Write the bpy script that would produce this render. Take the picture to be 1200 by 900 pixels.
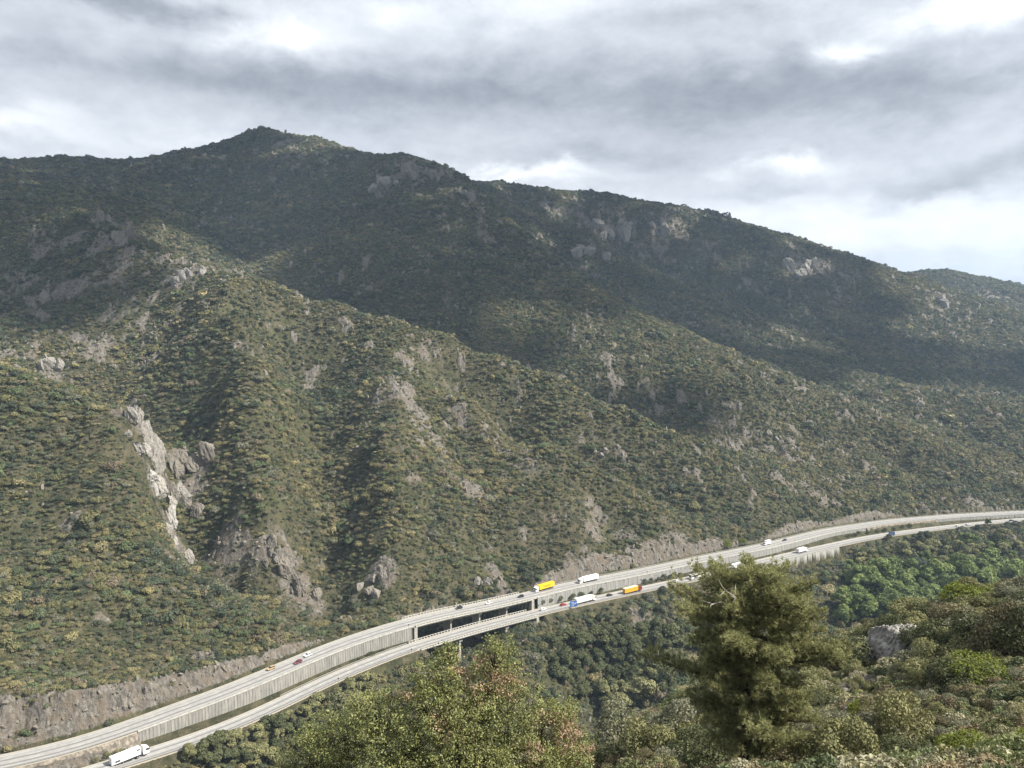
import bpy, bmesh, math, random
import numpy as np
from mathutils import Vector, Matrix

for o in list(bpy.data.objects):
    bpy.data.objects.remove(o)
C = bpy.context.scene.collection
S = bpy.context.scene
rng = np.random.default_rng(11)
random.seed(5)
R = math.radians

# ------------------------------------------------------------------ camera, sky, sun, exposure
CZ = 200.0                      # camera height above the valley datum
FPX, PITCH = 900.0, math.atan(65 / 900)
cam_d = bpy.data.cameras.new('camera')
cam_d.sensor_width = 36
cam_d.lens = 36 * FPX / 1200
cam_d.clip_start, cam_d.clip_end = 0.5, 60000
cam = bpy.data.objects.new('camera', cam_d)
cam.location = (0, 0, CZ)
cam.rotation_euler = (math.pi / 2 - PITCH, 0, 0)
C.objects.link(cam)
S.camera = cam

SUN_AZ, SUN_EL = R(103), R(44)          # azimuth clockwise from +Y
SDIR = np.array([math.sin(SUN_AZ) * math.cos(SUN_EL), math.cos(SUN_AZ) * math.cos(SUN_EL), math.sin(SUN_EL)])
sd = bpy.data.lights.new('sun', 'SUN')
sd.energy = 5.0
sd.angle = R(1.2)
sd.color = (1.0, 0.94, 0.84)
sun = bpy.data.objects.new('sun', sd)
sun.rotation_euler = Vector(SDIR).to_track_quat('Z', 'Y').to_euler()
C.objects.link(sun)

S.view_settings.view_transform = 'Standard'
S.view_settings.look = 'None'
S.view_settings.exposure = 1.0
S.view_settings.gamma = 1
S.view_settings.use_curve_mapping = False
S.render.engine = 'CYCLES'
S.cycles.max_bounces = 4
S.cycles.diffuse_bounces = 2
S.cycles.glossy_bounces = 1
S.cycles.transmission_bounces = 2
S.cycles.volume_bounces = 0
S.cycles.transparent_max_bounces = 10
S.cycles.use_denoising = True
S.cycles.caustics_reflective = False
S.cycles.caustics_refractive = False

world = bpy.data.worlds.new('World')
S.world = world
world.use_nodes = True


class NT:
    """tiny helper for node trees"""
    def __init__(self, tree):
        self.t = tree
        tree.nodes.clear()

    def n(self, kind, **kw):
        nd = self.t.nodes.new(kind)
        for k, v in kw.items():
            setattr(nd, k, v)
        return nd

    def l(self, a, b):
        self.t.links.new(a, b)

    def put(self, sock, v):
        if isinstance(v, bpy.types.NodeSocket):
            self.l(v, sock)
        else:
            sock.default_value = v

    def m(self, op, a, b=0.0, c=0.0, clamp=False):
        nd = self.n('ShaderNodeMath', operation=op, use_clamp=clamp)
        self.put(nd.inputs[0], a)
        self.put(nd.inputs[1], b)
        self.put(nd.inputs[2], c)
        return nd.outputs[0]

    def mix(self, f, a, b, mode='MIX'):
        nd = self.n('ShaderNodeMix', data_type='RGBA', blend_type=mode)
        self.put(nd.inputs[0], f)
        for s, v in ((nd.inputs[6], a), (nd.inputs[7], b)):
            if isinstance(v, (tuple, list)) and len(v) == 3:
                v = (*v, 1)
            self.put(s, v)
        return nd.outputs[2]

    def noise(self, vec, scale, detail=4, rough=0.55, dist=0.0):
        nd = self.n('ShaderNodeTexNoise')
        nd.inputs['Scale'].default_value = scale
        nd.inputs['Detail'].default_value = detail
        nd.inputs['Roughness'].default_value = rough
        nd.inputs['Distortion'].default_value = dist
        if vec is not None:
            self.l(vec, nd.inputs['Vector'])
        return nd.outputs['Fac']

    def smooth(self, v, a, b, lo=0.0, hi=1.0):
        nd = self.n('ShaderNodeMapRange', interpolation_type='SMOOTHSTEP')
        self.put(nd.inputs[0], v)
        for i, q in ((1, a), (2, b), (3, lo), (4, hi)):
            nd.inputs[i].default_value = q
        return nd.outputs[0]


def build_world():
    k = NT(world.node_tree)
    tc = k.n('ShaderNodeTexCoord').outputs['Generated']
    sp = k.n('ShaderNodeSeparateXYZ')
    k.l(tc, sp.inputs[0])
    x, y, z = sp.outputs
    # cloud deck seen in perspective
    zz = k.m('ADD', k.m('MAXIMUM', z, 0.0), 0.20)
    cx, cy = k.m('DIVIDE', x, zz), k.m('DIVIDE', y, zz)
    cb = k.n('ShaderNodeCombineXYZ')
    k.l(cx, cb.inputs[0]); k.l(cy, cb.inputs[1])
    deck = cb.outputs[0]
    n1 = k.noise(deck, 1.1, 7, 0.58, 0.3)
    n2 = k.noise(deck, 3.0, 6, 0.58, 0.2)
    st = k.n('ShaderNodeVectorMath', operation='MULTIPLY')
    k.l(tc, st.inputs[0]); st.inputs[1].default_value = (5.0, 5.0, 9.0)
    n3 = k.noise(st.outputs[0], 1.5, 6, 0.58, 0.2)
    n4 = k.noise(st.outputs[0], 3.0, 8, 0.60, 0.25)
    az = k.m('ARCTAN2', x, y)
    el = k.m('ARCSINE', z)
    # ragged edges for the big masses
    az = k.m('ADD', az, k.m('MULTIPLY', k.m('SUBTRACT', n4, 0.5), 0.12))
    el = k.m('ADD', el, k.m('MULTIPLY', k.m('SUBTRACT', n3, 0.5), 0.09))
    blobs = [(230, 94, 360, 28, -.15), (650, 120, 380, 40, -.17), (1010, 112, 230, 40, -.14), (120, 0, 330, 16, -.20),
             (1090, 226, 110, 16, -.22), (1180, 195, 90, 14, -.12), (690, 188, 130, 14, -.10), (880, 232, 60, 8, -.10), (800, 30, 120, 14, -.10),
             (340, 40, 75, 20, .30), (465, 28, 60, 14, .14), (985, 70, 42, 12, .30), (1150, 14, 110, 18, .32),
             (620, 205, 80, 9, .26), (920, 200, 60, 9, .22), (930, 262, 330, 40, .16), (1170, 290, 240, 55, .12),
             (30, 148, 70, 13, .16), (160, 176, 240, 14, .08), (60, 60, 220, 14, .06), (640, 20, 90, 18, .10)]
    v = 0.415
    for px, py, rx, ry, amp in blobs:
        a0 = math.atan((px - 600) / 900)
        ca = math.cos(a0)
        e0 = math.atan((385 - py) / 900 * ca)
        ra, re = rx / 900 * ca * ca, ry / 900 * ca
        da = k.m('MULTIPLY', k.m('SUBTRACT', az, a0), 1 / ra)
        de = k.m('MULTIPLY', k.m('SUBTRACT', el, e0), 1 / re)
        d2 = k.m('ADD', k.m('MULTIPLY', da, da), k.m('MULTIPLY', de, de))
        g = k.m('MULTIPLY', k.m('POWER', 2.71828, k.m('MULTIPLY', d2, -1.0)), amp)
        v = k.m('ADD', v, g)
    v = k.m('ADD', v, k.m('MULTIPLY', k.m('SUBTRACT', n1, 0.5), 0.13))
    v = k.m('ADD', v, k.m('MULTIPLY', k.m('SUBTRACT', n2, 0.5), 0.12))
    v = k.m('ADD', v, k.m('MULTIPLY', k.m('SUBTRACT', n4, 0.5), 0.19))
    n5 = k.noise(st.outputs[0], 9.0, 5, 0.6, 0.1)
    v = k.m('ADD', v, k.m('MULTIPLY', k.m('SUBTRACT', n5, 0.5), 0.12))
    v = k.m('MINIMUM', k.m('MAXIMUM', v, 0.13), 0.98)
    cr = k.n('ShaderNodeValToRGB')
    k.l(v, cr.inputs[0])
    e = cr.color_ramp.elements
    e[0].position, e[0].color = 0.0, (0.06, 0.07, 0.09, 1)
    e[1].position, e[1].color = 1.0, (1.0, 1.0, 1.0, 1)
    for p, c in ((0.2, (0.212, 0.229, 0.262, 1)), (0.4, (0.388, 0.411, 0.448, 1)), (0.65, (0.64, 0.66, 0.69, 1)), (0.85, (0.84, 0.85, 0.86, 1))):
        q = e.new(p); q.color = c
    sky = k.n('ShaderNodeTexSky', sky_type='NISHITA')
    sky.sun_disc = False
    sky.sun_elevation = SUN_EL
    sky.sun_rotation = SUN_AZ
    gain = k.n('ShaderNodeVectorMath', operation='SCALE')
    k.l(cr.outputs[0], gain.inputs[0]); gain.inputs[3].default_value = 10.0
    cover = k.smooth(n1, 0.12, 0.34, 0.88, 0.99)         # thin spots let some blue sky through
    col = k.mix(cover, sky.outputs[0], gain.outputs[0])
    bg = k.n('ShaderNodeBackground')
    k.l(col, bg.inputs[0]); bg.inputs[1].default_value = 0.1
    out = k.n('ShaderNodeOutputWorld')
    k.l(bg.outputs[0], out.inputs[0])


build_world()
world.cycles.sampling_method = 'MANUAL'
world.cycles.sample_map_resolution = 256

# ------------------------------------------------------------------ small helpers
CP, SP = math.cos(PITCH), math.sin(PITCH)


def ray(px, py):
    u, v = (px - 600) / FPX, (450 - py) / FPX
    return np.array([u, CP + v * SP, -SP + v * CP])


def P(px, py, D):
    d = ray(px, py)
    return np.array([0, 0, CZ]) + d * (D / d[1])


def on_plane(px, py, z):
    d = ray(px, py)
    return np.array([0, 0, CZ]) + d * ((z - CZ) / d[2])


def tag(o, label=None, cat=None, group=None, kind=None):
    for key, val in (('label', label), ('category', cat), ('group', group), ('kind', kind)):
        if val:
            o[key] = val
    return o


def link(o, parent=None):
    C.objects.link(o)
    if parent is not None:
        o.parent = parent
    return o


def empty(name, loc=(0, 0, 0), rz=0.0):
    o = bpy.data.objects.new(name, None)
    o.empty_display_size = 0.3
    o.location = loc
    o.rotation_euler = (0, 0, rz)
    return link(o)


def np_mesh(name, verts, faces, mat=None, attrs=None, smooth=False, uv=None):
    """verts (n,3), faces (m,3|4) numpy -> mesh"""
    verts = np.asarray(verts, dtype=np.float32)
    faces = np.asarray(faces, dtype=np.int32)
    me = bpy.data.meshes.new(name)
    nf, kf = faces.shape
    me.vertices.add(len(verts))
    me.vertices.foreach_set('co', verts.ravel())
    me.loops.add(nf * kf)
    me.loops.foreach_set('vertex_index', faces.ravel())
    me.polygons.add(nf)
    me.polygons.foreach_set('loop_start', np.arange(0, nf * kf, kf, dtype=np.int32))
    me.polygons.foreach_set('use_smooth', np.full(nf, smooth, dtype=bool))
    for an, (typ, data) in (attrs or {}).items():
        a = me.attributes.new(an, typ, 'POINT')
        a.data.foreach_set({'FLOAT': 'value', 'INT': 'value', 'FLOAT_VECTOR': 'vector', 'FLOAT_COLOR': 'color'}[typ], np.asarray(data).ravel())
    if uv is not None:
        ul = me.uv_layers.new(name='UVMap')
        ul.data.foreach_set('uv', np.asarray(uv, dtype=np.float32)[faces.ravel()].ravel())
    me.update(calc_edges=True)
    me.validate()
    if mat is not None:
        me.materials.append(mat)
    return me


class MB:
    """collects boxes, prisms, tubes; builds ONE mesh object"""
    def __init__(self):
        self.v, self.f = [], []

    def add(self, vs, fs):
        b = len(self.v)
        self.v += [tuple(map(float, p)) for p in vs]
        self.f += [tuple(i + b for i in q) for q in fs]
        return self

    def box(self, c, s, taper=1.0, rz=0.0):
        hx, hy, hz = s[0] / 2, s[1] / 2, s[2] / 2
        vs = []
        for z, t in ((-hz, 1.0), (hz, taper)):
            for x, y in ((-hx, -hy), (hx, -hy), (hx, hy), (-hx, hy)):
                X, Y = x * t, y * t
                vs.append((c[0] + X * math.cos(rz) - Y * math.sin(rz), c[1] + X * math.sin(rz) + Y * math.cos(rz), c[2] + z))
        return self.add(vs, [(3, 2, 1, 0), (4, 5, 6, 7), (0, 1, 5, 4), (1, 2, 6, 5), (2, 3, 7, 6), (3, 0, 4, 7)])

    def prism(self, prof, y0, y1, y0t=None, y1t=None, zt=None):
        """side profile [(x,z)] swept across y; points above zt use the narrower y0t..y1t"""
        n = len(prof)
        L, Rr = [], []
        for x, z in prof:
            nar = zt is not None and z > zt
            L.append((x, y0t if nar else y0, z)); Rr.append((x, y1t if nar else y1, z))
        fs = [tuple(range(n)), tuple(range(2 * n - 1, n - 1, -1))]
        for i in range(n):
            j = (i + 1) % n
            fs.append((i, i + n, j + n, j))
        return self.add(L + Rr, fs)

    def cyl(self, a, b, r0, r1=None, n=10, caps=True):
        r1 = r0 if r1 is None else r1
        return self.tube([a, b], [r0, r1], n, caps)

    def tube(self, pts, rad, n=6, caps=True):
        pts = [Vector(p) for p in pts]
        vs, fs = [], []
        for i, p in enumerate(pts):
            t = (pts[min(i + 1, len(pts) - 1)] - pts[max(i - 1, 0)])
            t = t.normalized() if t.length > 1e-9 else Vector((0, 0, 1))
            a = t.cross(Vector((0, 0, 1)))
            if a.length < 0.05:
                a = t.cross(Vector((1, 0, 0)))
            a.normalize(); b = t.cross(a)
            for k in range(n):
                w = 2 * math.pi * k / n
                vs.append(p + (a * math.cos(w) + b * math.sin(w)) * rad[i])
        for i in range(len(pts) - 1):
            for k in range(n):
                k2 = (k + 1) % n
                fs.append((i * n + k, i * n + k2, (i + 1) * n + k2, (i + 1) * n + k))
        if caps:
            fs.append(tuple(range(n - 1, -1, -1)))
            fs.append(tuple(range((len(pts) - 1) * n, len(pts) * n)))
        return self.add(vs, fs)

    def mesh(self, name, mat, bevel=0.0, smooth=False):
        me = bpy.data.meshes.new(name)
        me.from_pydata(self.v, [], self.f)
        bm = bmesh.new(); bm.from_mesh(me)
        bmesh.ops.recalc_face_normals(bm, faces=bm.faces)
        if bevel > 0:
            ed = [e for e in bm.edges if len(e.link_faces) == 2 and e.calc_face_angle(0) > 0.5]
            bmesh.ops.bevel(bm, geom=ed, offset=bevel, segments=2, affect='EDGES', clamp_overlap=True)
        for f in bm.faces:
            f.smooth = smooth
        bm.to_mesh(me); bm.free()
        me.materials.append(mat)
        return me

    def build(self, name, mat, parent=None, bevel=0.0, smooth=False):
        return link(bpy.data.objects.new(name, self.mesh(name, mat, bevel, smooth)), parent)


# ------------------------------------------------------------------ noise
def perlin(x, y, seed=0):
    xi, yi = np.floor(x).astype(np.int64), np.floor(y).astype(np.int64)
    xf, yf = (x - xi).astype(np.float32), (y - yi).astype(np.float32)

    def grad(ix, iy, dx, dy):
        h = (ix * 374761393 + iy * 668265263 + seed * 1442695041) & 0xffffffff
        h = ((h ^ (h >> 13)) * 1274126177) & 0xffffffff
        h = (h ^ (h >> 16)) & 0xffff
        a = h.astype(np.float32) * (2 * math.pi / 65536)
        return np.cos(a) * dx + np.sin(a) * dy
    u = xf * xf * xf * (xf * (xf * 6 - 15) + 10)
    v = yf * yf * yf * (yf * (yf * 6 - 15) + 10)
    n00, n10 = grad(xi, yi, xf, yf), grad(xi + 1, yi, xf - 1, yf)
    n01, n11 = grad(xi, yi + 1, xf, yf - 1), grad(xi + 1, yi + 1, xf - 1, yf - 1)
    return (n00 * (1 - u) + n10 * u) * (1 - v) + (n01 * (1 - u) + n11 * u) * v


def fbm(x, y, wl, octv=4, seed=0, rough=0.5, ridged=False):
    out, amp, tot = np.zeros(np.shape(x), np.float32), 1.0, 0.0
    for i in range(octv):
        n = perlin(x / wl + 17.3 * i, y / wl - 9.1 * i, seed + i)
        if ridged:
            n = 1 - 2 * np.abs(n) * 1.4
        out += amp * n
        tot += amp
        amp *= rough
        wl *= 0.5
    return out / tot


def sstep(v, a, b):
    t = np.clip((v - a) / (b - a), 0, 1)
    return t * t * (3 - 2 * t)


# ------------------------------------------------------------------ motorway alignment
def zup(px):
    return CZ + np.interp(px, [480, 1193], [-161, -183])


def zlow(px):
    return CZ + np.interp(px, [60, 110, 180, 300, 480, 1193], [-162.6, -164, -166.8, -168.2, -168, -186])


UP = [(-130, 920), (-60, 906), (0, 894), (50, 883.5), (100, 870), (150, 853), (200, 834), (240, 820), (280, 804.5), (330, 783.5), (380, 762), (430, 744), (480, 729), (525, 718.5), (570, 709.5),
      (615, 699), (663, 687), (710, 678), (757, 669), (830, 653.5), (897, 640), (970, 622), (1043, 611), (1120, 604.5), (1193, 600.5), (1280, 597.5), (1400, 596)]
LOW = [(-40, 950), (40, 925), (108, 904), (173, 884), (220, 869.5), (268, 851), (300, 838), (340, 818.5), (380, 799), (413, 784.5), (467, 763.5), (480, 759), (555, 737), (615, 721.5), (650, 712.5),
       (724, 696.5), (760, 689), (800, 680.5), (833, 673.5), (890, 658.5), (957, 643), (1010, 631.5), (1043, 626), (1093, 619.5), (1147, 613.5), (1193, 609), (1280, 604), (1400, 601)]


def make_line(pts, zf):
    p = np.array([on_plane(a, b, zf(a)) for a, b in pts])
    px = np.array([a for a, b in pts], float)
    s = np.r_[0, np.cumsum(np.hypot(*np.diff(p[:, :2], axis=0).T))]
    S2 = np.arange(0, s[-1], 2.0)
    q = np.stack([np.interp(S2, s, p[:, i]) for i in range(3)], 1)
    qx = np.interp(S2, s, px)
    ker = np.hanning(29); ker /= ker.sum()
    pad = 14
    qq = np.stack([np.convolve(np.pad(q[:, i], pad, mode='reflect', reflect_type='odd'), ker, 'valid') for i in range(3)], 1)
    t = np.gradient(qq[:, :2], axis=0)
    t /= np.linalg.norm(t, axis=1)[:, None]
    nrm = np.stack([-t[:, 1], t[:, 0]], 1)          # to the left of travel = uphill side
    return dict(p=qq, px=qx, t=t, n=nrm, s=S2)


UPL, LOWL = make_line(UP, zup), make_line(LOW, zlow)
W_UP, W_LOW = 6.4, 5.2


def road_coords(line, x, y):
    """signed lateral distance and index of the nearest alignment point"""
    q = line['p'][:, :2].astype(np.float32)
    sd_, ix_ = np.empty(len(x), np.float32), np.empty(len(x), np.int32)
    for a in range(0, len(x), 60000):
        xs, ys = x[a:a + 60000, None], y[a:a + 60000, None]
        d = (xs - q[None, :, 0]) ** 2 + (ys - q[None, :, 1]) ** 2
        i = d.argmin(1)
        dx, dy = x[a:a + 60000] - q[i, 0], y[a:a + 60000] - q[i, 1]
        ix_[a:a + 60000] = i
        sd_[a:a + 60000] = dx * line['n'][i, 0] + dy * line['n'][i, 1]
    return sd_, ix_


# ------------------------------------------------------------------ terrain
ctrl = []


CREST_PTS = []


def crest(*pts):
    """polyline of (px, py, D) visible on the photo, densified"""
    w = [P(*p) for p in pts]
    if min(p[2] for p in pts) > 560:
        CREST_PTS.append(np.array(w))
    for a, b in zip(w[:-1], w[1:]):
        n = max(1, int(np.linalg.norm((b - a)[:2]) / 45))
        for i in range(n):
            ctrl.append(a + (b - a) * i / n)
    ctrl.append(w[-1])


def spot(px, D, dz):
    """point on column px at distance D, dz relative to the camera"""
    ctrl.append(np.array([(px - 600) / 900 * D, D, CZ + dz]))


def line3(*pts):
    w = [np.array([(p[0] - 600) / 900 * p[1], p[1], CZ + p[2]]) for p in pts]
    for a, b in zip(w[:-1], w[1:]):
        n = max(1, int(np.linalg.norm((b - a)[:2]) / 50))
        for i in range(n):
            ctrl.append(a + (b - a) * i / n)
    ctrl.append(w[-1])


# skyline massif
crest((-260, 205, 1750), (-100, 193, 1800), (0, 190, 1850), (60, 188, 1900), (120, 191, 1950), (180, 190, 2000), (250, 174, 2050), (280, 163, 2060), (308, 150, 2050), (330, 158, 2030), (380, 171, 1950),
      (420, 184, 1830), (480, 184, 1730), (520, 196, 1650))
crest((520, 196, 1650), (548, 209, 1600), (600, 262, 1420), (663, 313, 1270), (720, 353, 1170), (800, 393, 1090), (933, 447, 980), (1060, 507, 900), (1130, 556, 845), (1185, 588, 805))
# mid spur with its crest lit
crest((0, 222, 1180), (80, 240, 1030), (140, 270, 900), (180, 289, 865), (260, 319, 825), (330, 338, 800), (400, 355, 790), (525, 394, 760), (650, 442, 735), (742, 484, 720), (830, 520, 722), (900, 548, 730), (1000, 580, 735), (1045, 597, 735))
# lower nose of that spur
crest((400, 405, 745), (470, 432, 705), (550, 472, 650), (650, 525, 605), (708, 560, 592), (775, 592, 588), (835, 625, 595))
# hill spurs further right
crest((1300, 475, 1400), (1200, 455, 1420), (1100, 433, 1450), (1000, 402, 1550), (940, 390, 1600), (800, 337, 1720), (720, 300, 1850), (690, 272, 1980))
crest((1330, 510, 1000), (1200, 483, 1080), (1150, 468, 1130), (1100, 460, 1180), (1040, 447, 1250), (980, 430, 1340))
crest((505, 224, 2450), (560, 217, 2450), (600, 217, 2450), (640, 223, 2450), (720, 229, 2400), (735, 236, 2400), (790, 243, 2400), (870, 263, 2370), (960, 291, 2350), (1040, 314, 2330), (1140, 358, 2150), (1200, 386, 2050), (1320, 430, 1900))
crest((1060, 330, 3050), (1085, 319, 3050), (1110, 317, 3050), (1200, 336, 3050), (1330, 372, 3000))
# left hill above the cutting
crest((-160, 400, 540), (-60, 425, 520), (0, 446, 510), (60, 463, 505), (130, 485, 495), (165, 508, 485), (172, 560, 452), (182, 620, 425), (230, 668, 404), (300, 712, 390), (370, 740, 396))
for q, up_ in (((-60, 897), 16), ((0, 883), 15), ((50, 873), 15), ((100, 859), 14), ((150, 842), 12), ((200, 823), 10), ((280, 795), 8), ((330, 774), 5), ((380, 753), 1), ((430, 735), 1), ((650, 683), 6), ((710, 672), 8), ((757, 662), 8), ((810, 652), 5),
               ((850, 645), 0), ((897, 635), 0), ((970, 617), 2), ((1043, 607), 3), ((1120, 601), 2), ((1193, 597), 3)):
    w = on_plane(*q, zup(q[0])); w[2] += up_
    ctrl.append(w)
for q in ((0, 795, 306), (50, 803, 312), (100, 800, 320), (150, 790, 331), (200, 779, 345), (280, 764, 368), (-60, 800, 292), (60, 620, 405), (100, 680, 370), (20, 700, 355), (60, 540, 450), (120, 600, 415)):
    ctrl.append(P(*q))
# ravine between the left hill and the mid spur
crest((345, 738, 415), (262, 702, 440), (210, 658, 462), (203, 600, 485), (200, 560, 515), (240, 532, 575), (225, 490, 615), (170, 448, 665), (60, 412, 700), (-80, 385, 760))
line3((60, 590, -85), (-60, 610, -60))
line3((150, 580, -100), (60, 600, -80))
# ribs and gullies running down its face
crest((322, 702, 430), (312, 640, 452), (305, 560, 480), (300, 480, 535), (297, 420, 600), (284, 370, 680), (262, 324, 790))
crest((385, 716, 440), (378, 660, 488), (372, 600, 545), (368, 540, 610), (362, 490, 675), (358, 455, 715))
crest((478, 700, 442), (468, 640, 462), (460, 560, 508), (455, 500, 565), (455, 450, 640), (462, 430, 700))
crest((560, 684, 478), (556, 625, 528), (550, 570, 588), (546, 515, 640))
crest((640, 655, 518), (636, 600, 545), (640, 545, 590))
for q in ((700, 620, 560),
          (645, 650, 520), (720, 640, 548), (800, 634, 575), (680, 600, 550), (40, 340, 850), (30, 290, 960), (100, 360, 790), (100, 300, 870), (200, 400, 720), (300, 420, 710)):
    ctrl.append(P(*q))
# hidden valleys behind the crests
line3((1060, 870, -160), (900, 830, -135), (742, 800, -125), (650, 815, -105), (525, 845, -85), (400, 890, -50), (260, 970, 25), (170, 1020, 85))
line3((775, 640, -155), (690, 655, -143), (600, 698, -108), (530, 728, -62))
line3((1250, 950, -165), (1120, 1000, -150), (1000, 1100, -115), (860, 1230, -60), (740, 1370, 0), (680, 1500, 60), (600, 1750, 180))
line3((1300, 1180, -160), (1180, 1260, -140), (1080, 1340, -110), (960, 1440, -65))
line3((1250, 1620, -150), (1120, 1700, -110), (960, 1800, -40), (820, 1950, 50), (700, 2150, 180))
line3((1250, 2500, 20), (1150, 2650, 90), (1040, 2750, 130))
for q in ((300, 300, 1250), (300, 250, 1550), (400, 300, 1150), (430, 250, 1400), (180, 240, 1400), (100, 210, 1600), (250, 220, 1750), (350, 210, 1750), (500, 330, 1060), (560, 300, 1250), (200, 262, 1150), (600, 392, 980), (760, 440, 930)):
    ctrl.append(P(*q))
# slopes below the lower carriageway, creek, valley wood
for q in ((700, 745, 465), (700, 790, 442), (700, 835, 415), (620, 790, 400), (780, 760, 460), (640, 760, 420), (800, 725, 500), (1030, 655, 622), (1030, 690, 560), (1030, 718, 525), (1150, 640, 665), (1150, 682, 600), (950, 680, 560), (950, 720, 500), (1250, 650, 640),
          (300, 880, 308), (230, 902, 293), (160, 925, 283), (430, 802, 368), (370, 840, 340), (480, 785, 380), (540, 802, 368)):
    ctrl.append(P(*q))
line3((0, 200, -205), (200, 230, -212), (400, 290, -216), (550, 340, -214), (660, 375, -215), (800, 400, -214), (950, 440, -208), (1100, 500, -204), (1300, 560, -200))
line3((545, 398, -190), (548, 420, -186), (550, 445, -180), (545, 480, -158))
for q in ((500, 415, -176), (600, 425, -176), (505, 440, -170), (598, 455, -172)):
    spot(*q)
# the near hillside the picture is taken from
for q in ((640, 905, 60), (700, 872, 66), (820, 806, 80), (950, 765, 92), (1040, 738, 95), (1120, 708, 90), (1200, 686, 84), (1330, 650, 80),
          (700, 910, 53), (870, 915, 37), (1000, 900, 31), (1200, 900, 23), (1100, 800, 50), (1200, 780, 46), (1000, 800, 62), (1100, 860, 36), (1300, 800, 40), (520, 985, 30), (400, 1000, 34), (780, 850, 58), (250, 1050, 32)):
    ctrl.append(P(*q))
for q in ((700, 140, -95), (900, 160, -95), (1100, 160, -85), (1300, 150, -70), (500, 110, -85), (300, 100, -80), (100, 95, -80), (800, 240, -160), (1050, 260, -155), (600, 200, -155), (1300, 260, -140)):
    spot(*q)
for x, y, dz in ((0, 0, -3.2), (8, 4, -3.6), (-8, 4, -5.5), (0, 10, -7), (20, 8, -3), (-25, 5, -14), (40, 0, 2), (0, -40, 6), (60, -60, 25), (-60, -60, -5), (0, -300, 60), (300, -300, 70), (-300, -200, -20), (300, 60, -20), (200, 20, 10), (-200, 60, -150), (-300, 100, -190),
                 (-700, 300, -130), (-900, 700, 30), (-1500, 1000, 150), (700, 300, -190), (1000, 600, -190), (1500, 900, -180), (2500, 1500, -190), (3000, 3000, -60), (0, -1500, 150), (-1500, -1000, 100), (1500, -1000, 0),
                 (-4000, 2000, 250), (-2000, 3500, 300), (0, 4000, 300), (2000, 4500, 100), (5000, 2000, -200), (6000, 6000, -200), (0, 6500, 200), (-6000, 6000, 200), (-6000, -2000, 100), (0, -6000, 100), (6000, -3000, -150), (-600, 2600, 380), (300, 2900, 330)):
    ctrl.append(np.array([x, y, CZ + dz], float))
ctrl = np.array(ctrl)


def fit_surface(pts):
    n = len(pts)
    d = np.linalg.norm(pts[:, None, :2] - pts[None, :, :2], axis=2) / 100.0
    A = np.zeros((n + 3, n + 3))
    A[:n, :n] = -np.sqrt(d * d + 0.01) - np.eye(n) * -0.02
    A[:n, n] = 1; A[:n, n + 1:] = pts[:, :2] / 1000
    A[n, :n] = 1; A[n + 1:, :n] = (pts[:, :2] / 1000).T
    w = np.linalg.solve(A, np.r_[pts[:, 2], 0, 0, 0])
    return w


WTS = fit_surface(ctrl)


def natural(x, y):
    out = np.empty(len(x), np.float64)
    px, py, w = (ctrl[:, 0] / 100).astype(np.float32), (ctrl[:, 1] / 100).astype(np.float32), WTS.astype(np.float32)
    for a in range(0, len(x), 40000):
        xs, ys = (x[a:a + 40000] / 100).astype(np.float32), (y[a:a + 40000] / 100).astype(np.float32)
        d = (xs[:, None] - px[None]) ** 2 + (ys[:, None] - py[None]) ** 2 + np.float32(0.01)
        np.sqrt(d, out=d)
        out[a:a + 40000] = -(d @ w[:-3]) + w[-3] + (w[-2] * xs + w[-1] * ys) / 10
    return out


AZ = np.unique(np.r_[np.arange(-180, -60, 5.0), np.arange(-60, -38, 0.6), np.arange(-38, 38, 0.085), np.arange(38, 60, 0.6), np.arange(60, 180.1, 5.0)])
AZ = np.radians(AZ)
RD = np.unique(np.r_[0.5, np.geomspace(2, 120, 150), np.geomspace(120, 262, 80), np.arange(262, 640, 1.15), np.arange(640, 860, 1.8), np.geomspace(860, 3400, 260), np.geomspace(3400, 7000, 24)])
RR, AA = np.meshgrid(RD, AZ, indexing='ij')
GX, GY = (RR * np.sin(AA)).ravel(), (RR * np.cos(AA)).ravel()
H0 = natural(GX, GY)

far = sstep(np.hypot(GX, GY), 60, 500)
su, iu = np.full(len(GX), 999., np.float32), np.zeros(len(GX), np.int32)
sl, il = su.copy(), iu.copy()
near_road = (RR.ravel() > 220) & (RR.ravel() < 1000) & (np.abs(AA.ravel()) < R(50))
su[near_road], iu[near_road] = road_coords(UPL, GX[near_road], GY[near_road])
sl[near_road], il[near_road] = road_coords(LOWL, GX[near_road], GY[near_road])
road_d = np.minimum(np.abs(su), np.abs(sl))
keep = sstep(road_d, 14, 70)

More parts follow.
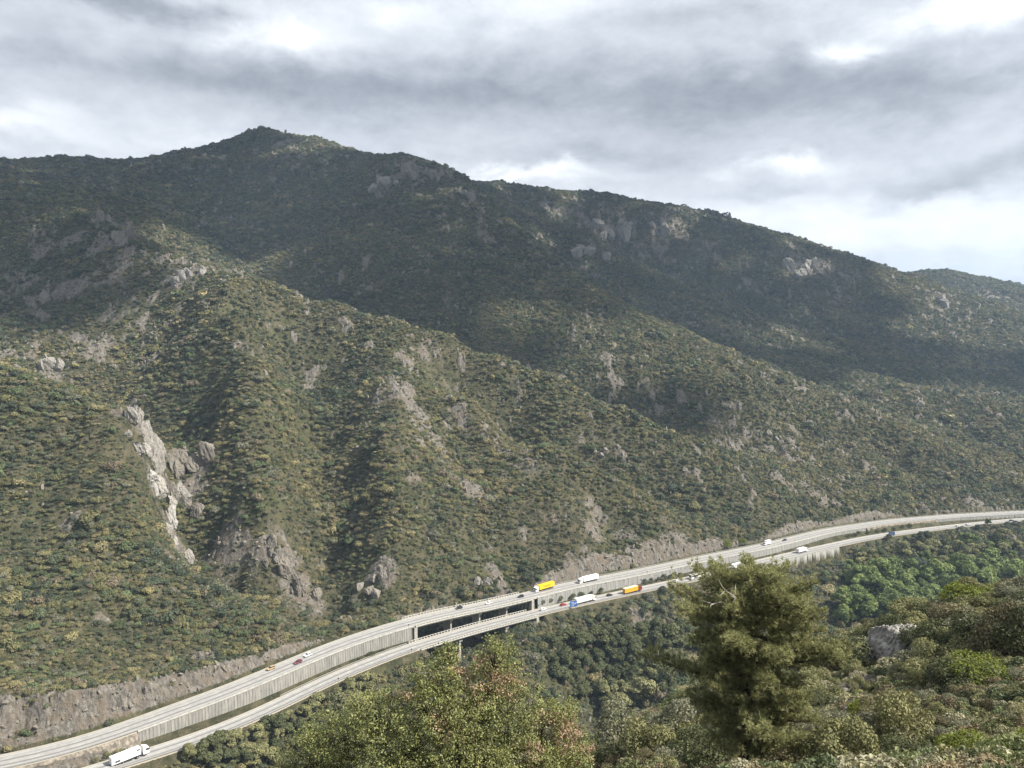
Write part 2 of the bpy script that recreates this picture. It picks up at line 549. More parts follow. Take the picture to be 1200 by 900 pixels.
rough = fbm(GX, GY, 260, 3, 3, ridged=True) * 26 + fbm(GX + fbm(GX, GY, 120, 2, 50) * 30, GY, 85, 4, 9, 0.55, ridged=True) * 11
gully = fbm(GX + fbm(GX, GY, 200, 2, 41) * 60, GY * .34, 105, 3, 43, .5, ridged=True) * 12
fine = fbm(GX, GY, 22, 3, 21, 0.55) * 3.2
hf = sstep(np.hypot(GX, GY), 900, 2200)
cd = np.full(len(GX), 1e9, np.float32)                # main crest lines stay clean
for w in CREST_PTS:
    for a, b in zip(w[:-1], w[1:]):
        d = (b - a)[:2]
        t = np.clip(((GX - a[0]) * d[0] + (GY - a[1]) * d[1]) / (d @ d), 0, 1)
        cd = np.minimum(cd, np.hypot(GX - a[0] - t * d[0], GY - a[1] - t * d[1]))
clean = .22 + .78 * sstep(cd, 8, 95)
H1 = H0 + far * keep * clean * ((rough - 12) * (0.62 + 0.1 * hf) + (gully - 6) * sstep(GY, 330, 480) * (1 - .35 * hf) + fine) + (1 - far) * fbm(GX, GY, 9, 3, 31) * 0.9

# rock mask: noise + places read off the photograph (resolved to ground positions below)
def corridor(H):
    zu, zl = UPL['p'][iu, 2], LOWL['p'][il, 2]
    pxu, pxl = UPL['px'][iu], LOWL['px'][il]
    br = sstep(pxu, 478, 486) * (1 - sstep(pxu, 610, 618))
    brl = sstep(pxl, 488, 496) * (1 - sstep(pxl, 612, 622))
    h = H.copy()
    cutn = fbm(GX, GY, 7, 4, 77, 0.6) * 8 + fbm(GX, GY, 30, 2, 78) * 6
    a = su - 7.2
    m = near_road & (a > 0) & (a < 140)
    capz = zu - .3 + np.maximum(a - 1.2, 0) * (1.7 + 1.6 * fbm(GX, GY, 38, 3, 80, .6)) + cutn * sstep(a, 1.5, 7)
    flo = zu - .3 - a * .7
    hh = np.maximum(np.minimum(h, capz), flo)
    h = np.where(m & (br < .5), hh, h)
    h = np.where(near_road & (np.abs(su) <= 7.2) & (su > -4.6) & (br < .5), zu - .3, h)
    # between the carriageways
    mid = near_road & (su <= -4.6) & (sl > -5.6) & (brl < .5)
    bank = zl - .3 + np.clip(sl - 6.0, 0, 9) * .32
    fr_ = np.clip((sl - 5.9) / np.maximum((sl - 5.9) + (-5.6 - su), .5), 0, 1)
    steep = zl - .3 + fr_ * (zu - zl - .4) + fbm(GX, GY, 4, 3, 79) * 1.2 * fr_ * (1 - fr_) * 4
    bank = np.where((pxu < 120) | ((pxu > 1007) & (pxu < 1089)), steep, bank)
    h = np.where(mid, np.minimum(bank, zu - .45), h)
    # below the lower carriageway
    b = -sl - 5.6
    drop = 9 * sstep(pxl, 890, 900) * (1 - sstep(pxl, 980, 992))
    lo = near_road & (b > 0) & (b < 120) & (su < 0)
    hh = np.maximum(np.minimum(h, zl - .3 - np.maximum(b - 1.5, 0) * .16 - drop), zl - .3 - b * 0.75 - drop)
    w = sstep(b, 0, 60)
    h = np.where(lo & (brl < .5), hh * (1 - w) + np.minimum(h, hh) * w, h)
    # open gully under the two bridges
    u2 = near_road & (su < 16) & (sl > -14) & (br > .5)
    h = np.where(u2, np.minimum(h, zl - 5), h)
    u3 = near_road & (su < 10) & (sl > -14) & (sl < 8) & (brl > .5)
    h = np.where(u3, np.minimum(h, zl - 5), h)
    return h


H2 = corridor(H1)
NR, NA = len(RD), len(AZ)
HG = H2.reshape(NR, NA)
elev = (HG - CZ) / RD[:, None]
cmax = np.maximum.accumulate(elev, axis=0)
prev = np.vstack([np.full((1, NA), -9.0), cmax[:-1]])
SEEN_DEPTH = (prev - elev) * RD[:, None]         # metres a point lies below the line of sight


def ground(x, y):
    x, y = np.atleast_1d(x), np.atleast_1d(y)
    ri = np.interp(np.hypot(x, y), RD, np.arange(NR)); ai = np.interp(np.arctan2(x, y), AZ, np.arange(NA))
    r0, a0 = np.minimum(ri.astype(int), NR - 2), np.minimum(ai.astype(int), NA - 2)
    fr, fa = ri - r0, ai - a0
    return (HG[r0, a0] * (1 - fr) + HG[r0 + 1, a0] * fr) * (1 - fa) + (HG[r0, a0 + 1] * (1 - fr) + HG[r0 + 1, a0 + 1] * fr) * fa


def gz(x, y):
    return float(ground(x, y)[0])


def grid_val(G, x, y):
    ri = np.rint(np.interp(np.hypot(x, y), RD, np.arange(NR))).astype(int)
    ai = np.rint(np.interp(np.arctan2(x, y), AZ, np.arange(NA))).astype(int)
    return G[ri, ai]


def hit(px, py):
    """where the sight line through a photo pixel meets the ground"""
    d = ray(px, py)
    ai = int(round(np.interp(math.atan2(d[0], d[1]), AZ, np.arange(NA))))
    te = d[2] / math.hypot(d[0], d[1])
    idx = np.nonzero(elev[3:, ai] >= te)[0]
    if len(idx) == 0:
        i = int(elev[:, ai].argmax())
        r = RD[i]
    else:
        i = idx[0] + 3
        e0, e1 = elev[i - 1, ai], elev[i, ai]
        r = RD[i - 1] + (RD[i] - RD[i - 1]) * np.clip((te - e0) / max(e1 - e0, 1e-9), 0, 1)
    x, y = r * math.sin(AZ[ai]), r * math.cos(AZ[ai])
    return np.array([x, y, gz(x, y)])


gr_r, gr_a = np.gradient(HG, axis=0) / np.gradient(RD)[:, None], np.gradient(HG, axis=1) / (np.gradient(AZ)[None] * RD[:, None])
SLOPE = np.hypot(gr_r, gr_a)

ROCKS = [(345, 166, 12, .8), (320, 170, 13, .8), (482, 196, 20, .8), (455, 212, 15, .8), (512, 202, 18, .8), (545, 224, 16, .8), (690, 255, 18, .8), (722, 266, 18, .9), (700, 290, 8, 1.2), (780, 266, 14, .9), (645, 246, 14, .7),
         (770, 300, 18, .7), (830, 296, 13, .7), (940, 306, 20, 1.1), (990, 325, 10, .8), (1100, 350, 22, .6), (1150, 346, 16, .7), (130, 250, 16, .7), (146, 276, 17, .9), (60, 292, 22, .8), (30, 330, 26, .8), (100, 330, 22, .7), (70, 350, 18, .9),
         (155, 305, 20, .8), (222, 318, 22, .8), (205, 345, 24, .8), (62, 425, 24, 1.0), (130, 380, 20, .7), (520, 425, 18, .7), (470, 462, 20, .7), (350, 442, 15, .6), (495, 520, 11, .8), (535, 560, 18, .7), (705, 532, 12, .8), (910, 513, 16, .7),
         (870, 522, 9, .6), (830, 492, 12, .7), (330, 655, 30, .75), (362, 690, 22, .8), (432, 690, 15, 1.1), (572, 682, 9, 1.2), (262, 652, 20, .8), (425, 722, 12, .8), (650, 648, 28, .8), (725, 645, 30, .7), (1140, 582, 22, .7), (1000, 602, 14, .5),
         (190, 588, 15, 1.3), (200, 622, 11, 1.4), (204, 652, 7, 1.3), (225, 545, 22, 1.2), (178, 540, 14, 1.2), (190, 560, 14, 1.3), (140, 580, 10, .9), (95, 602, 9, .8), (110, 652, 12, .8), (30, 602, 9, .7), (115, 730, 14, .6), (240, 770, 18, .6), (330, 745, 14, .6),
         (330, 600, 14, .6), (290, 420, 14, .5), (610, 470, 12, .5), (560, 640, 12, .6), (485, 560, 9, .6), (600, 345, 16, .5), (560, 280, 18, .6), (520, 300, 14, .6), (400, 245, 12, .4), (880, 430, 12, .4), (990, 350, 14, .6), (880, 330, 14, .6), (800, 270, 14, .7),
         (1010, 560, 12, .5), (940, 570, 14, .5), (60, 205, 10, .5), (165, 235, 8, .6), (245, 330, 20, .7), (300, 345, 18, .5), (740, 712, 16, .7), (760, 722, 10, .8), (735, 735, 12, .5),
         (1000, 806, 18, 1.1), (690, 880, 14, .9), (1010, 830, 10, .8), (1110, 760, 9, .7), (1150, 735, 12, .7), (870, 890, 20, .5), (1035, 760, 12, .6)]
rk = fbm(GX, GY, 60, 5, 91, 0.62) * 1.5 + fbm(GX, GY, 300, 2, 92) * .5
ROCK = sstep(rk.reshape(NR, NA) + np.minimum(SLOPE, 1.1) * .30, .52, .9) * .5
gx2, gy2 = GX.reshape(NR, NA), GY.reshape(NR, NA)
brk = (fbm(GX, GY, 34, 5, 95, 0.68) * 2.2).reshape(NR, NA)
hits_rock = []
wx = (fbm(GX, GY, 45, 3, 96) * 42).reshape(NR, NA)
wy = (fbm(GX, GY, 45, 3, 97) * 42).reshape(NR, NA)
wk = np.clip(RD / 700, .02, 2)[:, None]
for px, py, rp, st_ in ROCKS:
    h = hit(px, py)
    rad = rp * np.hypot(h[0], h[1]) / 900 * 1.15
    hits_rock.append((h, rad, st_))
    d2 = ((gx2 + wx * wk - h[0]) ** 2 + (gy2 + wy * wk - h[1]) ** 2) / rad ** 2
    ROCK = np.maximum(ROCK, np.clip(st_ * np.exp(-d2 * .55) * (0.62 + brk * 2.1), 0, 1))
SU, SL = su.reshape(NR, NA), sl.reshape(NR, NA)
pxg = UPL['px'][iu].reshape(NR, NA)
ROCK = np.maximum(ROCK, sstep(fbm(GX, GY * .7, 22, 4, 98, .66) * 1.9 + fbm(GX, GY, 240, 2, 99) * .6, .30, .50).reshape(NR, NA) * .95 * sstep(gy2, 480, 700))
gapbank = ((SU < -5.5) & (SL > 6.2) & (pxg < 120)) * .75
cutface = sstep(SU, 8.0, 9.5) * (1 - sstep(SU, 14, 26)) * sstep(SLOPE, .6, 1.1)
ROCK = np.maximum(np.maximum(ROCK, cutface * .95), gapbank)
# bare rock stands out of the slope in ribs
rib = (fbm(GX * 1.0 + 0.35 * GY, GY * .35, 9, 4, 61, .6, ridged=True)).reshape(NR, NA)
amp = np.clip(RD / 500, .25, 2.2)[:, None]
HG = HG + np.where(near_road.reshape(NR, NA) & (np.minimum(np.abs(SU), np.abs(SL)) < 8.5), 0, ROCK * (rib * 2.6 + .4) * amp)
elev = (HG - CZ) / RD[:, None]


# ------------------------------------------------------------------ materials
def mat(name):
    m = bpy.data.materials.new(name)
    m.use_nodes = True
    return m, NT(m.node_tree)


def finish(k, col, rough_=0.9, bump=None, spec=0.3, metal=0.0, strength=0.4, dist=0.3, transl=None):
    b = k.n('ShaderNodeBsdfPrincipled')
    k.put(b.inputs['Base Color'], (*col, 1) if isinstance(col, tuple) and len(col) == 3 else col)
    k.put(b.inputs['Roughness'], rough_)
    b.inputs['Specular IOR Level'].default_value = spec
    b.inputs['Metallic'].default_value = metal
    if bump is not None:
        bp = k.n('ShaderNodeBump')
        bp.inputs['Strength'].default_value = strength
        bp.inputs['Distance'].default_value = dist
        k.l(bump, bp.inputs['Height'])
        k.l(bp.outputs[0], b.inputs['Normal'])
    sh = b.outputs[0]
    if transl is not None:
        t = k.n('ShaderNodeBsdfTranslucent')
        k.put(t.inputs[0], transl[0])
        mx = k.n('ShaderNodeMixShader')
        mx.inputs[0].default_value = transl[1]
        k.l(sh, mx.inputs[1]); k.l(t.outputs[0], mx.inputs[2])
        sh = mx.outputs[0]
    out = k.n('ShaderNodeOutputMaterial')
    k.l(sh, out.inputs[0])


def plain(name, col, rough_=0.6, spec=0.4, metal=0.0, var=0.12, scale=3.0):
    m, k = mat(name)
    tc = k.n('ShaderNodeTexCoord').outputs['Object']
    n = k.noise(tc, scale, 5, .6)
    c = k.mix(k.smooth(n, .35, .7), tuple(q * (1 - var) for q in col), tuple(min(1, q * (1 + var * .5)) for q in col))
    finish(k, c, rough_, spec=spec, metal=metal)
    return m


def leaf_mat(name, dark, light, instancer=False, spec=.25, rough_=.6, transl=.22):
    """foliage; colour varies from leaf to leaf (tint) and, for scattered scrub, from plant to plant (col)"""
    m, k = mat(name)
    a = k.n('ShaderNodeAttribute', attribute_name='tint').outputs['Fac']
    if instancer:
        base = k.n('ShaderNodeAttribute', attribute_name='col', attribute_type='INSTANCER').outputs['Color']
        lo = k.n('ShaderNodeVectorMath', operation='SCALE'); k.l(base, lo.inputs[0]); lo.inputs[3].default_value = .72
        hi = k.n('ShaderNodeVectorMath', operation='SCALE'); k.l(base, hi.inputs[0]); hi.inputs[3].default_value = 1.35
        c = k.mix(a, lo.outputs[0], hi.outputs[0])
    else:
        r = k.n('ShaderNodeObjectInfo').outputs['Random']
        f = k.m('ADD', k.m('MULTIPLY', a, .75), k.m('MULTIPLY', r, .25))
        c = k.mix(f, dark, light)
    finish(k, c, rough_, spec=spec, transl=(c, transl))
    return m


def terrain_mat():
    m, k = mat('hillside_ground')
    pos = k.n('ShaderNodeNewGeometry').outputs['Position']
    rk_ = k.n('ShaderNodeAttribute', attribute_name='rock').outputs['Fac']
    n_s = k.noise(pos, .9, 5, .65)
    n_m = k.noise(pos, .16, 5, .6)
    n_b = k.noise(pos, .02, 4, .6)
    soil = k.mix(k.smooth(n_m, .35, .68), (.035, .038, .02), (.10, .088, .055))
    soil = k.mix(k.smooth(n_s, .55, .75), soil, (.15, .128, .09))
    soil = k.mix(k.m('MULTIPLY', k.smooth(n_b, .45, .7), .5), soil, (.07, .078, .03))
    st = k.n('ShaderNodeVectorMath', operation='MULTIPLY'); k.l(pos, st.inputs[0]); st.inputs[1].default_value = (1, 1, .28)
    n_r = k.noise(st.outputs[0], .55, 8, .66, .6)
    stone = k.mix(k.smooth(n_r, .3, .7), (.065, .06, .054), (.235, .217, .188))
    stone = k.mix(k.smooth(n_m, .42, .66, 0, .85), stone, (.15, .122, .092))
    vor = k.n('ShaderNodeTexVoronoi', feature='DISTANCE_TO_EDGE'); k.l(st.outputs[0], vor.inputs['Vector']); vor.inputs['Scale'].default_value = .42
    stone = k.mix(k.smooth(vor.outputs['Distance'], .0, .07, .30, 0.0), stone, (.06, .055, .05))
    n_f = k.noise(st.outputs[0], 1.9, 6, .7, .8)
    stone = k.mix(k.smooth(n_f, .5, .72, 0, .8), stone, (.075, .068, .055))
    f = k.smooth(k.m('ADD', rk_, k.m('MULTIPLY', k.m('SUBTRACT', n_s, .5), .9)), .32, .55)
    c = k.mix(f, soil, stone)
    hb = k.m('ADD', k.m('MULTIPLY', n_r, 1.6), k.m('MULTIPLY', n_s, .7))
    finish(k, c, .95, bump=hb, spec=.15, strength=.8, dist=1.2)
    return m


M = {}
M['ground'] = terrain_mat()
faces = np.empty(((NR - 1) * (NA - 1), 4), np.int32)
i0 = (np.arange(NR - 1)[:, None] * NA + np.arange(NA - 1)[None]).ravel()
faces[:, 0], faces[:, 1], faces[:, 2], faces[:, 3] = i0, i0 + 1, i0 + NA + 1, i0 + NA
tv = np.stack([GX, GY, HG.ravel()], 1)
tm = np_mesh('terrain', tv, faces[:, ::-1], M['ground'], {'rock': ('FLOAT', ROCK.ravel().astype(np.float32))}, smooth=True)
terrain = tag(link(bpy.data.objects.new('terrain', tm)), kind='structure')

# ------------------------------------------------------------------ clouds over the massif (unseen, above the frame), laid out to cast the shade wanted there
SH_X = [-300, 0, 70, 110, 160, 200, 330, 450, 530, 600, 700, 800, 870, 933, 990, 1040, 1080, 1140, 1200, 1300]
SH_Y = [455, 432, 415, 370, 305, 292, 335, 372, 388, 366, 364, 389, 416, 442, 463, 468, 452, 458, 470, 480]
DC_X, DC_Y = [340, 400, 525, 650, 742, 830, 900], [340, 355, 394, 442, 484, 520, 548]        # crest line of the mid spur
crng = np.random.default_rng(4)


def project(x, y, z):
    fy = y * CP - (z - CZ) * SP
    return 600 + 900 * x / fy, 450 - 900 * (y * SP + (z - CZ) * CP) / fy


cm, k = mat('cloud_vapour')
cc = k.n('ShaderNodeBsdfDiffuse'); cc.inputs[0].default_value = (.9, .91, .93, 1)
ct = k.n('ShaderNodeBsdfTranslucent'); ct.inputs[0].default_value = (.9, .91, .93, 1)
cx_ = k.n('ShaderNodeMixShader'); cx_.inputs[0].default_value = .5
k.l(cc.outputs[0], cx_.inputs[1]); k.l(ct.outputs[0], cx_.inputs[2])
ctr = k.n('ShaderNodeBsdfTransparent')
cx2 = k.n('ShaderNodeMixShader'); cx2.inputs[0].default_value = .24
k.l(cx_.outputs[0], cx2.inputs[1]); k.l(ctr.outputs[0], cx2.inputs[2])
co = k.n('ShaderNodeOutputMaterial'); k.l(cx2.outputs[0], co.inputs[0])

bm = bmesh.new(); bmesh.ops.create_icosphere(bm, subdivisions=2, radius=1.0)
ico_v = np.array([v.co[:] for v in bm.verts]); ico_f = np.array([[v.index for v in f.verts] for f in bm.faces]); bm.free()
cv, cf, nb = [], [], 0
STEP = 80
for gx in np.arange(-2300, 1900, STEP):
    for gy in np.arange(780, 3150, STEP):
        x, y = gx + crng.uniform(-25, 25), gy + crng.uniform(-25, 25)
        z = gz(x, y)
        ppx, ppy = project(x, y, z)
        dcd = np.interp(ppx, [185, 260, 330, 400, 525, 650, 742, 900], [865, 825, 800, 790, 760, 735, 720, 730])
        if 190 < ppx < 900 and y < dcd + 85:
            continue
        lee = 340 < ppx < 830 and y > 770 and np.interp(ppx, DC_X, DC_Y) - np.interp(ppx, [340, 800], [44, 14]) < ppy < np.interp(ppx, DC_X, DC_Y) + 40  # extra puffs added to shade the valley strip behind the mid spur
        if not (-420 < ppx < 1350) or (ppy > np.interp(ppx, SH_X, SH_Y) - 6 and not lee):
            continue
        if 325 < ppx < 430 and ppy < 178:                 # sunlit summit
            continue
        if (ppx > 1030 and y > 1850) or (ppx > 545 and y > 2120 and crng.uniform() < .3):
            continue
        if float(fbm(np.array([x]), np.array([y]), 420, 3, 140)[0]) > .27:      # gaps
            continue
        alt = CZ + 1560 + crng.uniform(-60, 90)
        c = np.array([x, y, z]) + SDIR * ((alt - z) / SDIR[2])
        rx = crng.uniform(52, 78)
        d = 1 + .18 * np.sin(ico_v @ crng.uniform(-4, 4, 3) + crng.uniform(0, 6))
        cv.append(ico_v * d[:, None] * np.array([rx, rx, rx * .5]) + c)
        cf.append(ico_f + nb); nb += len(ico_v)
cloud = tag(link(bpy.data.objects.new('cloud', np_mesh('cloud', np.concatenate(cv), np.concatenate(cf), cm, smooth=True))), kind='structure')

# ------------------------------------------------------------------ the air
hm_, k = mat('haze_air')
pv = k.n('ShaderNodeVolumePrincipled')
pv.inputs['Color'].default_value = (.54, .74, 1.0, 1)
pv.inputs['Density'].default_value = .8e-4
pv.inputs['Anisotropy'].default_value = .0
ho = k.n('ShaderNodeOutputMaterial'); k.l(pv.outputs[0], ho.inputs['Volume'])
zmin, zmax = float(HG.min()) - 1.5, float(HG[:, np.abs(AZ) < R(60)].max()) + 60
zmax = max(zmax, float(HG.max()) + 20)
hz = MB().box((0, 0, (zmin + zmax) / 2), (14200, 14200, zmax - zmin)).build('haze', hm_)
tag(hz, kind='stuff')

# ------------------------------------------------------------------ roads, walls, bridges
def asphalt(name, width):
    m, k = mat(name)
    uvn = k.n('ShaderNodeUVMap').outputs[0]
    sp = k.n('ShaderNodeSeparateXYZ'); k.l(uvn, sp.inputs[0])
    u, v = sp.outputs[0], sp.outputs[1]
    st = k.n('ShaderNodeVectorMath', operation='MULTIPLY'); k.l(uvn, st.inputs[0]); st.inputs[1].default_value = (.012, .8, 1)
    streak = k.noise(st.outputs[0], 1.0, 5, .65)
    n = k.noise(uvn, .35, 6, .65)
    base = k.mix(k.smooth(n, .3, .7), (.255, .25, .24), (.33, .322, .305))
    # worn, darker wheel tracks (rubber and oil)
    w = k.m('MULTIPLY', k.m('ADD', k.m('SINE', k.m('MULTIPLY', v, 2 * math.pi / 3.5)), k.m('MULTIPLY', streak, 1.2)), .5)
    dark = k.m('MULTIPLY', k.smooth(w, .35, .9), .85)
    lane = k.smooth(k.m('ABSOLUTE', v), width * .58, width * .72, 1, 0)
    base = k.mix(k.m('MULTIPLY', dark, lane), base, (.115, .115, .118))
    dust = k.smooth(k.m('ADD', k.m('ABSOLUTE', v), k.m('MULTIPLY', streak, 1.2)), width * .88, width * 1.12)
    base = k.mix(k.m('MULTIPLY', dust, .8), base, (.40, .35, .27))
    finish(k, base, .85, bump=n, spec=.25, strength=.2, dist=.02)
    return m


M['asphalt_up'], M['asphalt_low'] = asphalt('asphalt_worn', W_UP), asphalt('asphalt_grey', W_LOW)
M['paint'] = plain('road_paint', (.62, .62, .58), .7, var=.2)
M['concrete'] = plain('concrete', (.36, .345, .31), .9, spec=.2, var=.25, scale=.7)
M['concrete_pale'] = plain('concrete_pale', (.43, .42, .38), .9, spec=.2, var=.22, scale=.6)
M['steel'] = plain('galvanised_steel', (.42, .42, .41), .5, metal=.55, var=.15)


def wall_mat(name, a, b, holes=False):
    m, k = mat(name)
    pos = k.n('ShaderNodeNewGeometry').outputs['Position']
    st = k.n('ShaderNodeVectorMath', operation='MULTIPLY'); k.l(pos, st.inputs[0]); st.inputs[1].default_value = (1, 1, .16)
    n = k.noise(st.outputs[0], .8, 6, .65)
    n2 = k.noise(pos, .5, 5, .65)
    c = k.mix(k.smooth(n, .35, .7), a, b)
    c = k.mix(k.m('MULTIPLY', k.smooth(n2, .55, .8), .6), c, tuple(q * .45 for q in a))
    if holes:
        vo = k.n('ShaderNodeTexVoronoi'); k.l(pos, vo.inputs['Vector']); vo.inputs['Scale'].default_value = .22
        c = k.mix(k.smooth(vo.outputs['Distance'], .12, .17, .8, 0), c, (.04, .04, .04))
    finish(k, c, .95, bump=n2, spec=.1, strength=.4, dist=.15)
    return m


M['crib'] = wall_mat('crib_wall_concrete', (.20, .195, .18), (.31, .30, .275))
M['panelwall'] = wall_mat('panel_wall_concrete', (.23, .23, .22), (.33, .325, .30), True)
M['rubble'] = wall_mat('rubble_stone', (.10, .09, .075), (.32, .28, .23))
M['whitewall'] = wall_mat('pale_wall_concrete', (.33, .325, .305), (.45, .44, .41))


def seg(line, px0, px1):
    return np.nonzero((line['px'] >= px0) & (line['px'] <= px1))[0]


def strip_pts(line, idx, s, dz):
    p = line['p'][idx].copy()
    p[:, :2] += line['n'][idx] * s
    p[:, 2] += dz
    return p


def sheet(name, line, idx, rows, m, parent=None, uvrow=None, closed=False):
    """loft of several lateral/vertical offsets [(s, dz)] along the alignment"""
    n = len(idx)
    vs = np.concatenate([strip_pts(line, idx, s, dz) for s, dz in rows])
    fs = []
    rr = list(range(len(rows))) + ([0] if closed else [])
    for a, b in zip(rr[:-1], rr[1:]):
        for i in range(n - 1):
            fs.append((a * n + i, a * n + i + 1, b * n + i + 1, b * n + i))
    uv = np.concatenate([np.stack([line['s'][idx], np.full(n, s)], 1) for s, dz in rows])
    o = bpy.data.objects.new(name, np_mesh(name, vs, np.array(fs), m, uv=uv))
    return link(o, parent)


def carriageway(line, w, m, lanes, label_px):
    idx = np.arange(len(line['px']))
    rd = tag(sheet('road', line, idx, [(-w, -.5), (-w, 0), (-w * .33, .06), (w * .33, .06), (w, 0), (w, -.5)], m), kind='structure')
    mk = []
    for s in (-w + 1.0, w - 2.2):
        sheet('edge_line', line, idx, [(s - .1, .085), (s + .1, .085)], M['paint'], rd)
    vs, fs = [], []
    for s in lanes:
        for i in range(0, len(idx) - 3, 7):
            q = np.concatenate([strip_pts(line, idx[i:i + 3], s - .08, .085), strip_pts(line, idx[i:i + 3], s + .08, .085)])
            b = len(vs) * 6
            vs.append(q); fs += [(b, b + 1, b + 4, b + 3), (b + 1, b + 2, b + 5, b + 4)]
    link(bpy.data.objects.new('lane_line', np_mesh('lane_line', np.concatenate(vs), np.array(fs), M['paint'])), rd)
    return rd


carriageway(UPL, W_UP, M['asphalt_up'], (-1.6, 1.7), 0)
carriageway(LOWL, W_LOW, M['asphalt_low'], (-.5,), 0)


def retaining(name, line, px0, px1, s, m, label, depth, rib=.45, pitch=1.7, coping=M['concrete_pale'], foot=None, cat='wall'):
    idx = seg(line, px0, px1)
    p = strip_pts(line, idx, s, 0)
    ss = line['s'][idx]
    t = np.arange(ss[0], ss[-1], pitch)
    vs, fs = [], []
    sgn = -1.0
    for i, q in enumerate(t):
        for off, dq in ((0, 0), (rib, .12), (rib, pitch * .42), (0, pitch * .42 + .12)):
            x = q + dq
            base = np.array([np.interp(x, ss, p[:, j]) for j in range(3)])
            nn = np.array([np.interp(x, ss, line['n'][idx, j]) for j in range(2)])
            zb = base[2] - depth
            if foot is not None:
                zb = min(foot(base[0] + nn[0] * sgn * 1.6, base[1] + nn[1] * sgn * 1.6), base[2] - .5) - 1.6
            for z, bat in ((zb, .25), (base[2] - .05, 0)):
                vs.append((base[0] + nn[0] * sgn * (off + bat), base[1] + nn[1] * sgn * (off + bat), z))
    nc = len(vs) // 2
    for i in range(nc - 1):
        fs.append((2 * i, 2 * i + 2, 2 * i + 3, 2 * i + 1))
    root = empty(name, tuple(p[len(p) // 2]))
    o = bpy.data.objects.new('ribbed_face', np_mesh('ribbed_face', np.array(vs) - np.array(root.location), np.array(fs), m))
    link(o, root)
    c = sheet('coping', line, idx, [(s + .35, -.04), (s + .35, .42), (s - rib - .1, .42), (s - rib - .1, -.04)], coping, None, closed=True)
    c.data.transform(Matrix.Translation(-root.location)); c.parent = root
    tag(root, label, cat)
    return root


UPI = -6.55
retaining('retaining_wall', UPL, 152, 478, UPI, M['crib'], 'tall grey crib retaining wall with close vertical ribs between the two carriageways, left of the bridge', 8, .13, 1.45, foot=gz)
retaining('retaining_wall', UPL, 620, 1008, UPI, M['panelwall'], 'long grey concrete panel wall between the carriageways, right of the bridge and behind the buses', 6, .12, 4.0, foot=gz)
retaining('retaining_wall', UPL, 1088, 1330, UPI, M['panelwall'], 'grey retaining wall between the carriageways where they curve away at the right edge', 6, .12, 4.0, foot=gz)
retaining('retaining_wall', LOWL, 896, 980, -5.35, M['whitewall'], 'pale concrete retaining wall holding up the lower carriageway above the green slope', 10, .12, 5.0)


def guardrail(line, px0, px1, s, label, step=5):
    idx = seg(line, px0, px1)
    root = empty('guardrail', tuple(strip_pts(line, idx[:1], s, 0)[0]))
    L = np.array(root.location)
    r = sheet('rail', line, idx, [(s - .06, .45), (s - .09, .6), (s - .06, .80), (s + .03, .80), (s + .03, .45)], M['steel'], None, closed=True)
    r.data.transform(Matrix.Translation(-root.location)); r.parent = root
    pm = MB().box((0, 0, .2), (.14, .14, 1.1)).mesh('post', M['steel'])
    js = idx[::max(2, int(math.ceil(len(idx) / 96)))] if step is None else idx[::step]
    js = js[:99]
    for j in js:
        o = bpy.data.objects.new('post', pm)
        q = strip_pts(line, np.array([j]), s + .12, 0)[0] - L
        o.location = q; o.rotation_euler = (0, 0, math.atan2(line['t'][j, 1], line['t'][j, 0]))
        link(o, root)
    tag(root, label, 'guardrail', 'guardrails of the motorway')


for a_, b_, lab in ((-125, 160, 'rubble bank below the upper carriageway behind the nearest white lorry'), (1006, 1090, 'rubble bank between the carriageways')):
    ii = seg(UPL, a_, b_)
    o = sheet('rubble_bank', UPL, ii, [(-6.2, -.12), (-6.9, -.5), (-7.6, -1.6), (-8.6, -3.2), (-9.8, -5.0), (-11.2, -7.0)], M['rubble'])
    rb = np.array([v.co[:] for v in o.data.vertices], dtype=np.float64)
    n_ = len(ii)
    rb[n_ * 2:, :2] += UPL['n'][np.tile(ii, 4)] * (fbm(rb[n_ * 2:, 0], rb[n_ * 2:, 1], 5, 3, 88)[:, None] * 1.6)
    rb[n_ * 2:, 2] += fbm(rb[n_ * 2:, 0], rb[n_ * 2:, 1], 3.5, 3, 89) * .9
    o.data.vertices.foreach_set('co', rb.astype(np.float32).ravel()); o.data.update()
    tag(o, kind='structure')

guardrail(UPL, -10, 474, -6.1, 'steel guardrail along the top of the ribbed wall on the upper carriageway', 3)
guardrail(UPL, 622, 1210, -6.1, 'steel guardrail on the valley side of the upper carriageway, right of the bridge', 4)
guardrail(UPL, 640, 1210, 6.3, 'steel guardrail at the foot of the hillside, on the far side of the upper carriageway', 4)
guardrail(LOWL, 120, 486, -5.0, 'steel guardrail with close posts on the near edge of the lower carriageway, left', 2)
guardrail(LOWL, 625, 1210, -5.0, 'steel guardrail on the near edge of the lower carriageway, right of the bridge', 4)
guardrail(LOWL, 335, 486, 5.0, 'steel guardrail between the ribbed wall and the lower carriageway', 3)


